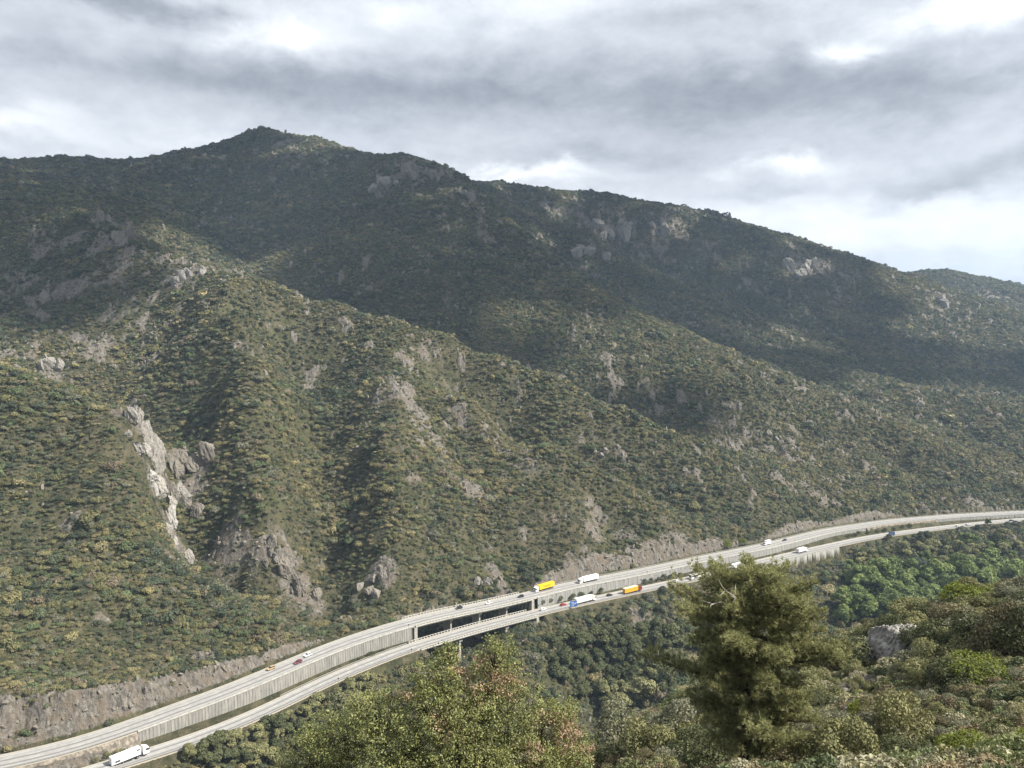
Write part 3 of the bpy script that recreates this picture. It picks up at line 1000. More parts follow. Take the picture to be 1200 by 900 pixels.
def bridge(line, px0, px1, w, label, piers, big=None):
    idx = seg(line, px0, px1)
    mid = line['p'][idx[len(idx) // 2]]
    root = empty('road_bridge', tuple(mid))
    L = Vector(mid)

    def sh(name, rows, m):
        o = sheet(name, line, idx, rows, m, None, closed=True)
        o.data.transform(Matrix.Translation(-L)); o.parent = root
        return o
    sh('deck', [(-w - .55, -.52), (-w - .55, -.02), (-w + .05, -.02), (-w + .05, -.52)], M['concrete_pale'])
    sh('deck', [(w + .55, -.52), (w + .55, -.02), (w - .05, -.02), (w - .05, -.52)], M['concrete_pale'])
    sh('girder', [(-w + .5, -.55), (w - .5, -.55), (w - 1.1, -1.8), (-w + 1.1, -1.8)], M['concrete'])
    bal = MB()
    for zz in (0, ):
        bal.box((0, 0, .5), (.5, .22, 1.0))
    bme = bal.mesh('baluster', M['concrete_pale'])
    for s in (-w - .3, w + .3):
        par = sh('parapet', [(s - .13, .85), (s - .13, 1.1), (s + .13, 1.1), (s + .13, .85)], M['concrete_pale'])
        for j in idx:
            o = bpy.data.objects.new('baluster', bme)
            q = strip_pts(line, np.array([j]), s, 0)[0] - np.array(L)
            o.location = q; o.rotation_euler = (0, 0, math.atan2(line['t'][j, 1], line['t'][j, 0]))
            link(o, par)
    for px, wid, th in piers:
        j = int(np.abs(line['px'] - px).argmin())
        q = line['p'][j]
        zb = min(gz(q[0], q[1]), q[2] - 6) - 3
        h = q[2] - 2.0 - zb
        a = math.atan2(line['n'][j, 1], line['n'][j, 0])
        pr = MB().box((q[0] - L[0], q[1] - L[1], zb + h / 2 - L[2]), (wid, th, h), rz=a).build('pier', M['concrete'], root, bevel=.15)
        MB().box((q[0] - L[0], q[1] - L[1], q[2] - 2.55 - L[2]), (wid + 1.6, th + .8, 1.0), rz=a).build('pier_cap', M['concrete_pale'], pr)
    for px in (px0 + 1, px1 - 1):
        j = int(np.abs(line['px'] - px).argmin()); q = line['p'][j]
        a = math.atan2(line['n'][j, 1], line['n'][j, 0])
        MB().box((q[0] - L[0], q[1] - L[1], q[2] - L[2] - 5.4), (2 * w + 1.0, 2.0, 9.2), rz=a).build('abutment', M['concrete'], root)
    tag(root, label, 'bridge')
    return root


bridge(UPL, 478, 618, W_UP, 'concrete bridge carrying the upper carriageway over the gully, behind the lower bridge', ((524, 7, 1.2), (558, 7, 1.2), (590, 7, 1.2)))
lb = bridge(LOWL, 486, 624, W_LOW, 'concrete bridge carrying the lower carriageway, nearer of the two, with tall pier above the oak', ((535, 6.5, 1.6), (589, 6.5, 1.8)))
jq = LOWL['p'][int(np.abs(LOWL['px'] - 592).argmin())]
je = LOWL['p'][int(np.abs(LOWL['px'] - 608).argmin())]
st_ = MB().tube([(jq[0] + 1 - lb.location[0], jq[1] - 3 - lb.location[1], -15), (je[0] - lb.location[0], je[1] - 3.6 - lb.location[1], -1.8)], [.6, .6], 6)
st_.build('inclined_strut', M['concrete_pale'], lb)

# ------------------------------------------------------------------ vehicles
M['tyre'] = plain('tyre_rubber', (.02, .02, .02), .85, spec=.2)
M['glass'] = plain('dark_glass', (.015, .02, .025), .12, spec=.6, var=0)
M['chassis'] = plain('chassis_black', (.03, .03, .03), .7)
M['hub'] = plain('wheel_hub', (.3, .3, .31), .4, metal=.6)
M['lamp_red'] = plain('lamp_red', (.35, .02, .02), .3)
M['lamp_clear'] = plain('lamp_clear', (.7, .7, .66), .2)
PAINT = {}


def paint(c):
    if c not in PAINT:
        PAINT[c] = plain('paint', c, .35, spec=.5, var=.05)
    return PAINT[c]


def wheels(root, xs, y, r, w=.3):
    for x in xs:
        for s in (-1, 1):
            wm = MB().cyl((0, -w / 2, 0), (0, w / 2, 0), r, n=14).build('wheel', M['tyre'], root, smooth=False)
            wm.location = (x, s * y, r)
            MB().cyl((0, s * w * .42, 0), (0, s * (w / 2 + .01), 0), r * .55, n=10).build('rim', M['hub'], wm)


def lorry(label, cab_c, box_c, pos, ang, length=16.2, roof=None, band=None, group='lorries on the motorway'):
    r = empty('lorry', pos, ang)
    tl = length - 3.2
    x0 = -length / 2
    tr = MB().box((x0 + tl / 2, 0, 2.55), (tl, 2.5, 2.8)).build('trailer', paint(box_c), r, bevel=.07)
    if roof:
        MB().box((x0 + tl / 2, 0, 3.985), (tl - .1, 2.4, .07)).build('trailer_roof', paint(roof), tr)
    MB().box((x0 - .012, 0, 2.5), (.03, 2.36, 2.6)).build('rear_door', paint(tuple(q * .75 for q in box_c)), tr)
    for s in (-1, 1):
        MB().box((x0 + .6, s * .95, .9), (.1, .35, .18)).build('tail_lamp', M['lamp_red'], tr)
        if band == 'panel':
            MB().box((x0 + 2.2, s * 1.262, 2.0), (1.9, .02, .75)).build('side_panel', paint((.05, .06, .08)), tr)
            MB().box((x0 + tl - 1.0, s * 1.262, 3.3), (1.3, .02, .5)).build('side_panel', paint((.05, .06, .08)), tr)
        elif band == 'mark':
            MB().box((x0 + tl * .5, s * 1.262, 2.7), (tl * .42, .02, .5)).build('side_panel', paint((.25, .16, .03)), tr)
    MB().box((x0 + tl / 2 + 1.2, 0, .95), (length - 2.2, 1.0, .35)).build('chassis', M['chassis'], r)
    for s in (-1, 1):
        MB().box((x0 + tl * .55, s * 1.15, .75), (tl * .4, .08, .6)).build('side_guard', M['chassis'], r)
    f = length / 2
    prof = [(f - 2.35, .55), (f, .55), (f, 1.9), (f - .18, 2.9), (f - .55, 3.15), (f - 2.35, 3.85)]
    cab = MB().prism(prof, -1.22, 1.22, -1.08, 1.08, 3.2).build('cab', paint(cab_c), r, bevel=.06)
    MB().add([(f + .015, -1.05, 1.95), (f + .015, 1.05, 1.95), (f - .15, 1.0, 2.85), (f - .15, -1.0, 2.85)], [(0, 1, 2, 3)]).build('windscreen', M['glass'], cab)
    for s in (-1, 1):
        MB().box((f - .85, s * 1.225, 2.25), (1.0, .03, .75)).build('side_window', M['glass'], cab)
        MB().box((f - .15, s * 1.38, 2.3), (.15, .2, .7)).build('mirror', M['chassis'], cab)
        MB().box((f + .01, s * .9, .95), (.05, .4, .2)).build('headlight', M['lamp_clear'], cab)
    MB().box((f + .02, 0, 1.35), (.05, 1.5, .5)).build('grille', M['chassis'], cab)
    wheels(r, (f - 1.35, f - 4.6, x0 + 1.6, x0 + 2.9, x0 + 4.2), 1.05, .5)
    return tag(r, label, 'lorry', group)


def box_van(label, col, pos, ang, length=7.5, h=3.3, group=None):
    r = empty('box_truck', pos, ang)
    x0 = -length / 2; f = length / 2
    MB().box((x0 + (length - 2.1) / 2, 0, .8 + (h - .8) / 2), (length - 2.1, 2.3, h - .8)).build('cargo_box', paint(col), r, bevel=.06)
    cab = MB().prism([(f - 2.0, .5), (f, .5), (f, 1.35), (f - .75, 2.4), (f - 2.0, 2.5)], -1.05, 1.05, -.95, .95, 1.5).build('cab', paint(col), r, bevel=.05)
    MB().add([(f + .01, -.9, 1.42), (f + .01, .9, 1.42), (f - .71, .86, 2.36), (f - .71, -.86, 2.36)], [(0, 1, 2, 3)]).build('windscreen', M['glass'], cab)
    for s in (-1, 1):
        MB().box((f - 1.3, s * 1.0, 1.85), (.9, .08, .6)).build('side_window', M['glass'], cab)
    MB().box((0, 0, .6), (length - .6, 1.6, .3)).build('chassis', M['chassis'], r)
    wheels(r, (f - .95, x0 + 1.5), .95, .4)
    return tag(r, label, 'truck', group)


def coach(label, col, pos, ang, length=12.5):
    r = empty('coach', pos, ang)
    f = length / 2
    body = MB().prism([(-f, .45), (f, .45), (f, 1.6), (f - .25, 3.3), (f - .6, 3.55), (-f, 3.55)], -1.25, 1.25, -1.18, 1.18, 3.0).build('body', paint(col), r, bevel=.12)
    for s in (-1, 1):
        MB().box((-.15, s * 1.245, 2.35), (length - 1.4, .04, .95)).build('window_band', M['glass'], body)
        MB().box((f + .0, s * .95, .95), (.06, .4, .25)).build('headlight', M['lamp_clear'], body)
    MB().add([(f + .02, -1.1, 1.6), (f + .02, 1.1, 1.6), (f - .21, 1.08, 3.25), (f - .21, -1.08, 3.25)], [(0, 1, 2, 3)]).build('windscreen', M['glass'], body)
    MB().box((-f - .01, 0, 2.4), (.04, 2.2, 1.6)).build('rear_window', M['glass'], body)
    wheels(r, (f - 2.6, -f + 2.9), 1.1, .5)
    return tag(r, label, 'coach')


def car(label, col, pos, ang, kind='hatch', group='cars on the motorway', sc=1.0):
    r = empty('car', pos, ang)
    r.scale = (sc, sc, sc)
    body = MB().prism([(-2.1, .35), (2.05, .35), (2.15, .6), (1.95, .82), (.95, .98), (-1.9, 1.0), (-2.15, .85)], -.88, .88, -.82, .82, .9).build('body', paint(col), r, bevel=.05)
    back = -1.95 if kind == 'hatch' else -1.45
    MB().prism([(back, .97), (1.05, .97), (.25, 1.44), (-.2, 1.5), (back + .35, 1.42)], -.80, .80, -.62, .62, 1.2).build('cabin_glass', M['glass'], r, bevel=.03)
    MB().prism([(back + .32, 1.435), (.27, 1.455), (-.1, 1.53), (-.9, 1.53)], -.63, .63).build('roof', paint(col), r)
    for s in (-1, 1):
        MB().box((2.08, s * .62, .68), (.12, .35, .14)).build('headlight', M['lamp_clear'], body)
        MB().box((-2.13, s * .62, .78), (.08, .3, .16)).build('tail_lamp', M['lamp_red'], body)
    wheels(r, (1.3, -1.3), .78, .32, .22)
    return tag(r, label, 'car', group)


def on_road(line, px, py, rev):
    """ground point under a vehicle seen at (px, py) on that carriageway, and its heading"""
    z = None
    j = int(np.abs(line['px'] - px).argmin())
    for _ in range(4):
        p = on_plane(px, py, line['p'][j, 2] + .06)
        j = int(((line['p'][:, :2] - p[:2]) ** 2).sum(1).argmin())
    s = float((p[:2] - line['p'][j, :2]) @ line['n'][j])
    w = 4.2 if line is UPL else 3.0
    s = max(-w, min(w, s))
    q = line['p'][j].copy(); q[:2] += line['n'][j] * s; q[2] += .07
    a = math.atan2(line['t'][j, 1], line['t'][j, 0]) + (math.pi if rev else 0)
    return tuple(q), a


WHITE, YEL, ORG = (.80, .80, .80), (.80, .48, .02), (.72, .36, .03)
lorry('white articulated lorry on the lower carriageway at the bottom left, nearest of all vehicles', WHITE, WHITE, *on_road(LOWL, 150, 891.5, False), band='panel', length=14)
car('tan car on the upper carriageway above the ribbed wall, first of a trio', (.42, .30, .16), *on_road(UPL, 318.5, 784, True))
car('dark red car on the upper carriageway, middle of the trio above the ribbed wall', (.16, .04, .05), *on_road(UPL, 350.5, 776.5, True))
car('white car on the upper carriageway, last of the trio above the ribbed wall', (.75, .78, .78), *on_road(UPL, 362.5, 768, True))
car('black car on the upper bridge, left of a white car', (.02, .02, .025), *on_road(UPL, 537.5, 713.5, True))
car('white car in the middle of the upper bridge, between two dark cars', (.8, .8, .78), *on_road(UPL, 572, 707.8, True))
car('black car at the right end of the upper bridge, in front of the yellow lorry', (.02, .02, .025), *on_road(UPL, 611.5, 699.6, True))
lorry('lorry with a yellow trailer and white cab coming onto the upper bridge', WHITE, YEL, *on_road(UPL, 638, 691, True), band='mark')
lorry('white lorry on the upper carriageway, following the yellow trailer lorry', WHITE, WHITE, *on_road(UPL, 690, 681.5, True))
box_van('white box truck coming towards the camera on the upper carriageway, above the pine', WHITE, *on_road(UPL, 898.5, 638.5, True), length=8, h=3.6)
car('dark car behind the white box truck on the upper carriageway', (.05, .05, .06), *on_road(UPL, 920, 633.5, True))
car('white car on the lower carriageway just past the bridge, left of the blue sign', (.8, .8, .8), *on_road(LOWL, 636.5, 715, False))
car('red car partly behind the blue road sign on the lower carriageway', (.35, .04, .03), *on_road(LOWL, 660.5, 709.5, False))
lorry('white lorry on the lower carriageway right behind the blue road sign', WHITE, WHITE, *on_road(LOWL, 685, 706, False))
car('black car on the lower carriageway between the white lorry and the orange lorry', (.02, .02, .02), *on_road(LOWL, 713.5, 698.5, False))
lorry('lorry with an orange trailer under a pale roof and a red cab, lower carriageway', (.25, .04, .03), ORG, *on_road(LOWL, 742, 694, False), roof=(.75, .68, .5), length=15)
car('white car on the lower carriageway between the orange lorry and the coach', (.8, .8, .8), *on_road(LOWL, 791.5, 681.8, False), sc=1.1)
coach('white coach with a dark window band on the lower carriageway, left of the pine top', WHITE, *on_road(LOWL, 815.5, 677.5, False))
lorry('white lorry on the lower carriageway just above the tip of the pine', WHITE, WHITE, *on_road(LOWL, 865, 665.5, False), length=14)
lorry('short white lorry above the pale wall on the lower carriageway, right of the pine', WHITE, WHITE, *on_road(LOWL, 939, 647.5, False), length=12)
car('white car on the lower carriageway near the right, left of another white car', (.8, .8, .8), *on_road(LOWL, 1123, 617, False), sc=1.1)
car('pale silver car on the lower carriageway near the right, behind a white car', (.6, .62, .62), *on_road(LOWL, 1134.5, 615.5, False), sc=1.1)
car('dark blue car on the lower carriageway closest to the right edge', (.03, .05, .12), *on_road(LOWL, 1185, 610.8, False), sc=1.1)

# ------------------------------------------------------------------ signs and poles
M['blue'] = plain('sign_blue', (.03, .16, .50), .4, var=.04)
M['signwhite'] = plain('sign_white', (.8, .8, .8), .5, var=.02)


def big_sign(px, py, w, h, label, marks):
    pos, a = on_road(LOWL, px, py, False)
    j = int(((LOWL['p'][:, :2] - np.array(pos[:2])) ** 2).sum(1).argmin())
    q = strip_pts(LOWL, np.array([j]), -6.6, 0)[0]
    d = math.atan2(-q[1], -q[0])
    r = empty('road_sign', tuple(q), d + .25)
    for y in (-w * .3, w * .3):
        MB().cyl((0, y, -1.5), (0, y, 1.2 + h), .09, n=8).build('pole', M['steel'], r)
    pn = MB().box((.14, 0, 1.4 + h / 2), (.1, w, h)).build('panel', M['blue'], r, bevel=.02)
    for y, z, ww, hh in marks:
        MB().box((.2, y * w, 1.4 + h / 2 + z * h), (.015, ww * w, hh * h)).build('lettering', M['signwhite'], pn)
    return tag(r, label, 'road sign')


big_sign(668.5, 712.5, 4.6, 3.4, 'large blue road sign with white marks beside the white lorry, lower carriageway', ((-.15, .2, .5, .1), (.1, -.02, .55, .09), (-.1, -.25, .4, .1), (.34, .2, .14, .16)))
big_sign(1045, 629.5, 5.0, 3.2, 'blue road sign on the near side of the lower carriageway, towards the right edge', ((0, .2, .6, .1), (-.05, -.05, .5, .09), (.1, -.28, .45, .1)))


def marker(line, px, s, label, h=1.7):
    j = int(np.abs(line['px'] - px).argmin())
    q = strip_pts(line, np.array([j]), s, 0)[0]
    r = empty('marker_post', tuple(q), math.atan2(-q[1], -q[0]))
    MB().cyl((0, 0, -.3), (0, 0, h), .06, n=8).build('pole', M['steel'], r)
    MB().box((.07, 0, h - .25), (.05, .6, .8)).build('panel', M['chassis'], r, bevel=.02)
    tag(r, label, 'marker post', 'marker posts beside the carriageways')


marker(LOWL, 276, 4.7, 'dark marker post at the foot of the ribbed wall, leftmost of the posts')
marker(UPL, 471, -5.7, 'dark marker post on the upper carriageway at the left end of the bridge')
marker(LOWL, 475, -4.7, 'dark marker post on the lower carriageway at the left end of its bridge')
marker(LOWL, 389, -4.7, 'dark marker post on the near edge of the lower carriageway, above the grassy bank')
marker(UPL, 752, -5.7, 'dark marker post on the upper carriageway above the row of wall shrubs')
marker(UPL, 863, -5.7, 'dark marker post on the upper carriageway, left of the white box truck', 2.2)


def pole(line, px, s, h, label):
    j = int(np.abs(line['px'] - px).argmin())
    q = strip_pts(line, np.array([j]), s, -1)[0]
    r = empty('lamp_pole', tuple(q))
    MB().tube([(0, 0, 0), (0, 0, h - .6), (0, -.25, h - .1), (0, -1.1, h)], [.11, .08, .07, .06], 8).build('pole', M['steel'], r)
    MB().box((0, -1.3, h), (.22, .6, .12)).build('lamp_head', M['chassis'], r)
    tag(r, label, 'lamp post')


pole(LOWL, 657, 6.0, 7.5, 'slim grey pole between the carriageways above the blue sign')

# ------------------------------------------------------------------ vegetation: shapes
vr = np.random.default_rng(23)


def unit(v):
    return v / np.maximum(np.linalg.norm(v, axis=1, keepdims=True), 1e-9)


def leaves(pos, nrm, size, aspect=.55, r=vr, axis=None):
    """one diamond-shaped leaf face per point; returns verts (n*4,3), faces (n,4)"""
    n = len(pos)
    a = r.normal(size=(n, 3)) if axis is None else axis
    t = unit(np.cross(nrm, a)); b = unit(np.cross(nrm, t))
    s = np.broadcast_to(np.asarray(size, float).reshape(-1, 1), (n, 1))
    v = np.stack([pos - t * s, pos + b * s * aspect + nrm * s * .18, pos + t * s, pos - b * s * aspect + nrm * s * .18], 1)
    return v.reshape(-1, 3), np.arange(n * 4).reshape(n, 4)


def blob(lobes, n, size, r, low=-.35, spread=.75, shell=(.72, 1.06)):
    """leaf faces over a set of lobes (cx,cy,cz,rx,rz)"""
    lob = np.array(lobes, float)
    w = lob[:, 3] ** 2; w /= w.sum()
    li = r.choice(len(lob), n, p=w)
    d = unit(r.normal(size=(n, 3)))
    d[:, 2] = np.where(d[:, 2] < low, -d[:, 2] * r.uniform(.2, 1, n), d[:, 2])
    d = unit(d)
    rad = lob[li][:, [3, 3, 4]] * r.uniform(*shell, (n, 1))
    pos = lob[li][:, :3] + d * rad
    # leaves deep inside other lobes are dropped
    inside = np.zeros(n, bool)
    for q in lob:
        inside |= (((pos - q[:3]) / np.array([q[3], q[3], q[4]])) ** 2).sum(1) < .45
    pos, d, li = pos[~inside], d[~inside], li[~inside]
    nn = unit(d + r.normal(size=d.shape) * spread + np.array([0, 0, .25]))
    v, f = leaves(pos, nn, size * r.uniform(.6, 1.35, len(pos)), r=r)
    tint = np.clip(r.normal(.45, .22, len(pos)) + (r.normal(0, .12, len(lob)))[li], 0, 1)
    return v, f, np.repeat(tint, 4)


def core(lobes, f=.78):
    vs = np.concatenate([ico_v * np.array([q[3], q[3], q[4]]) * f + np.array(q[:3]) for q in lobes])
    fs = np.concatenate([ico_f + i * len(ico_v) for i in range(len(lobes))])
    return vs, fs


def leaf_mesh(name, parts, m, cores=None):
    vs, fs, ts, b = [], [], [], 0
    for v, f, t in parts:
        vs.append(v); fs.append(f + b); ts.append(t); b += len(v)
    if cores is not None:
        cvx, cfx = cores
        vs.append(cvx); fs.append(np.c_[cfx, cfx[:, 2]][:, [0, 1, 2, 2]] + b) if False else None
    me = np_mesh(name, np.concatenate(vs), np.concatenate(fs), m, {'tint': ('FLOAT', np.concatenate(ts).astype(np.float32))})
    return me


def rand_lobes(r, n, R_, H_, rl=(.4, .62)):
    out = []
    for i in range(n):
        a = r.uniform(0, 2 * math.pi); q = math.sqrt(r.uniform(0, 1)) * R_ * .72
        lr = R_ * r.uniform(*rl)
        z = H_ * r.uniform(.22, .72) * (1 - .45 * (q / R_) ** 2)
        out.append((q * math.cos(a), q * math.sin(a), max(z, lr * .35), lr, lr * r.uniform(.75, 1.0)))
    return out


M['scrub'] = leaf_mat('scrub_leaves', None, None, instancer=True)
M['oak_leaf'] = leaf_mat('oak_leaves', (.050, .064, .022), (.35, .365, .135), spec=.35, rough_=.45, transl=.2)
M['dry_leaf'] = leaf_mat('dry_leaves', (.20, .135, .08), (.50, .365, .235))
M['pine_leaf'] = leaf_mat('pine_needles', (.085, .092, .040), (.50, .50, .23), transl=.32)
M['dark_leaf'] = leaf_mat('dark_evergreen_leaves', (.036, .048, .022), (.15, .16, .07))
M['green_leaf'] = leaf_mat('valley_broadleaf', (.070, .105, .036), (.27, .325, .105), transl=.3)
M['olive_leaf'] = leaf_mat('olive_shrub_leaves', (.088, .094, .040), (.33, .32, .15))
M['brown_leaf'] = leaf_mat('brown_shrub_leaves', (.090, .082, .042), (.27, .24, .135))
M['bright_leaf'] = leaf_mat('fresh_shrub_leaves', (.09, .115, .02), (.27, .30, .055), transl=.35)
M['ochre_leaf'] = leaf_mat('ochre_shrub_leaves', (.15, .10, .02), (.36, .24, .05))
M['grey_leaf'] = leaf_mat('grey_shrub_leaves', (.10, .105, .066), (.33, .325, .22))
M['bark'] = plain('bark', (.10, .075, .055), .95, spec=.1, var=.5, scale=6)
M['dead_wood'] = plain('dead_wood', (.42, .38, .33), .9, spec=.1, var=.3, scale=5)


def rock_mesh(name, r, m, stretch=(1, 1, 1.2), sub=3, rough_=.16):
    b = bmesh.new(); bmesh.ops.create_icosphere(b, subdivisions=sub, radius=1.0)
    v = np.array([q.co[:] for q in b.verts]); f = np.array([[q.index for q in w.verts] for w in b.faces]); b.free()
    for _ in range(16):                                   # planar cuts make it angular
        n_ = unit(r.normal(size=(1, 3)))[0]; d = r.uniform(.38, .8)
        k_ = v @ n_
        v = v - np.outer(np.maximum(k_ - d, 0) * .95, n_)
    v += unit(v) * (fbm(v[:, 0] * 3 + v[:, 2] * 2.1, v[:, 1] * 3 - v[:, 2] * 1.3, 1.1, 3, int(r.integers(1000)))[:, None] * rough_)
    if sub > 3:
        v += unit(v) * (fbm(v[:, 0] * 3 + v[:, 2] * .8, v[:, 1] * 3 + v[:, 2] * .5, .55, 4, 7, .6, ridged=True)[:, None] * .19)
    return np_mesh(name, v * np.array(stretch), f, m)


def stone_mat(lo=(.095, .088, .078), hi=(.27, .248, .212)):
    m, k = mat('granite')
    pos = k.n('ShaderNodeTexCoord').outputs['Object']
    n = k.noise(pos, 2.2, 7, .66, .4)
    n2 = k.noise(pos, 6.0, 6, .65)
    r = k.n('ShaderNodeObjectInfo').outputs['Random']
    c = k.mix(k.smooth(n, .32, .68), lo, hi)
    c = k.mix(k.smooth(n2, .56, .74), c, (.09, .085, .075))
    c = k.mix(k.m('MULTIPLY', r, .45), c, (.20, .17, .135))
    finish(k, c, .95, bump=k.m('ADD', n, n2), spec=.12, strength=.7, dist=.25)
    return m


M['granite'] = stone_mat()
M['granite_pale'] = stone_mat((.13, .125, .115), (.37, .35, .315))
M['granite_near'] = stone_mat((.19, .185, .175), (.54, .52, .48))


# ------------------------------------------------------------------ scattered cover (uncountable): one object each, instancing from an off-scene kit
def scatter(name, pts, rot, scl, idx, col, kit):
    me = np_mesh(name, pts, np.zeros((0, 3), np.int32), None, {'rot': ('FLOAT_VECTOR', rot.astype(np.float32)), 'scl': ('FLOAT_VECTOR', scl.astype(np.float32)),
                 'idx': ('INT', idx.astype(np.int32)), 'col': ('FLOAT_COLOR', np.c_[col, np.ones(len(col))].astype(np.float32))}) if False else bpy.data.meshes.new(name)
    me.vertices.add(len(pts)); me.vertices.foreach_set('co', pts.astype(np.float32).ravel())
    for an, typ, fld, data in (('rot', 'FLOAT_VECTOR', 'vector', rot), ('scl', 'FLOAT_VECTOR', 'vector', scl), ('idx', 'INT', 'value', idx), ('col', 'FLOAT_COLOR', 'color', np.c_[col, np.ones(len(col))])):
        a = me.attributes.new(an, typ, 'POINT')
        a.data.foreach_set(fld, np.ascontiguousarray(data, dtype=np.int32 if typ == 'INT' else np.float32).ravel())
    o = link(bpy.data.objects.new(name, me))
    kc = bpy.data.collections.new(name + '_kit')
    for i, mm in enumerate(kit):
        kc.objects.link(bpy.data.objects.new('%s_kit_%02d' % (name, i), mm))
    g = bpy.data.node_groups.new(name + '_spread', 'GeometryNodeTree')
    g.interface.new_socket('Geometry', in_out='INPUT', socket_type='NodeSocketGeometry')
    g.interface.new_socket('Geometry', in_out='OUTPUT', socket_type='NodeSocketGeometry')
    gi, go = g.nodes.new('NodeGroupInput'), g.nodes.new('NodeGroupOutput')
    ip = g.nodes.new('GeometryNodeInstanceOnPoints'); ip.inputs['Pick Instance'].default_value = True
    ci = g.nodes.new('GeometryNodeCollectionInfo'); ci.inputs['Collection'].default_value = kc
    ci.inputs['Separate Children'].default_value = True; ci.inputs['Reset Children'].default_value = True

    def named(n, t):
        q = g.nodes.new('GeometryNodeInputNamedAttribute'); q.data_type = t; q.inputs['Name'].default_value = n
        return q.outputs['Attribute']
    L = g.links.new
    L(gi.outputs[0], ip.inputs['Points']); L(ci.outputs[0], ip.inputs['Instance'])
    L(named('idx', 'INT'), ip.inputs['Instance Index'])
    e2r = g.nodes.new('FunctionNodeEulerToRotation'); L(named('rot', 'FLOAT_VECTOR'), e2r.inputs[0]); L(e2r.outputs[0], ip.inputs['Rotation'])
    L(named('scl', 'FLOAT_VECTOR'), ip.inputs['Scale'])
    L(ip.outputs[0], go.inputs[0])
    md = o.modifiers.new('spread', 'NODES'); md.node_group = g
    return tag(o, kind='stuff')


def rings(r0, r1, spacing, az0=-38.5, az1=38.5):
    xs, ys, ss = [], [], []
    r = r0
    while r < r1:
        s = spacing(r)
        n = int(R(az1 - az0) * r / s)
        a = R(az0) + (np.arange(n) + vr.uniform(0, 1)) * s / r + vr.uniform(-.45, .45, n) * s / r
        rr = r + vr.uniform(-.5, .5, n) * s
        xs.append(rr * np.sin(a)); ys.append(rr * np.cos(a)); ss.append(np.full(n, s))
        r += s
    return np.concatenate(xs), np.concatenate(ys), np.concatenate(ss)


PAL = np.array([2.0, 2.0, 2.1]) * np.array([(.084, .081, .036), (.112, .101, .046), (.046, .054, .030), (.034, .042, .026), (.088, .088, .058), (.125, .110, .055), (.098, .082, .052), (.060, .074, .034)])

kit_near, kit_far = [], []
for i in range(5):
    r = np.random.default_rng(100 + i)
    kit_near.append(leaf_mesh('scrub_clump', [blob(rand_lobes(r, 7, 1.0, 1.25), 620, .13, r, spread=.42)], M['scrub']))
for i in range(4):
    r = np.random.default_rng(200 + i)
    kit_far.append(leaf_mesh('scrub_clump', [blob(rand_lobes(r, 6, 1.0, 1.15), 230, .22, r, spread=.40)], M['scrub']))

x, y, sp_ = rings(225, 4050, lambda r: float(np.interp(r, [225, 450, 800, 1500, 2500, 3300], [2.0, 2.35, 2.7, 3.5, 5.0, 6.2])))
z = ground(x, y)
ok = grid_val(SEEN_DEPTH, x, y) < 9 + .004 * np.hypot(x, y)
rkv = grid_val(ROCK, x, y)
a, b = grid_val(SU, x, y), grid_val(SL, x, y)
pxa, pxb = grid_val(pxg, x, y), grid_val(LOWL['px'][il].reshape(NR, NA), x, y)
nearb = (a < 200) & (a > -200)
on_rd = (np.abs(a) < 8.2) | ((a < 8) & (b > -8.5) & nearb & ~((pxa > 482) & (pxa < 612) & (z < CZ - 172)))
ok &= ~on_rd
gap = fbm(x, y, 45, 4, 301, .6) * 1.6
ok &= vr.uniform(0, 1, len(x)) > np.clip(rkv * 1.0, 0, .84)
ok &= vr.uniform(0, 1, len(x)) > np.clip((gap - .28) * 2.2, 0, .85)
ok &= ~((a > 7) & (a < 15) & (vr.uniform(0, 1, len(x)) > .42))
x, y, z, sp_, rkv = x[ok], y[ok], z[ok], sp_[ok], rkv[ok]
n = len(x); dist = np.hypot(x, y)
big = fbm(x, y, 190, 3, 311) * 1.5
mid_ = fbm(x, y, 38, 3, 312) * 1.5
u_ = vr.uniform(0, 1, n) + big * .45 + mid_ * .45
ci_ = np.digitize(u_, [.10, .30, .48, .60, .74, .86, .96])
lut = np.array([3, 2, 7, 0, 0, 4, 1, 5])
col = PAL[lut[ci_]] * vr.uniform(.75, 1.25, (n, 1))
brown = vr.uniform(0, 1, n) < .06
col[brown] = PAL[6] * vr.uniform(.8, 1.2, (brown.sum(), 1))
sz = sp_ * vr.lognormal(0, .42, n) * .60 * (1 + .55 * np.clip(fbm(x, y, 70, 3, 318) * 1.6, -.8, 1)) * np.clip(1 - rkv * .5, .45, 1)
lush = np.clip(-(z - (CZ - 180)) / 20, 0, 1) * (dist < 700)
sz *= 1 + lush * .25
scl = np.stack([sz, sz, sz * vr.uniform(.7, 1.15, n)], 1)
rot = np.stack([vr.uniform(-.15, .15, n), vr.uniform(-.15, .15, n), vr.uniform(0, 6.28, n)], 1)
idx = np.where(dist < 720, vr.integers(0, 5, n), 5 + vr.integers(0, 4, n))
print('scrub', n)
scatter('maquis_scrub', np.stack([x, y, z - sz * .12], 1), rot, scl, idx, col, kit_near + kit_far)

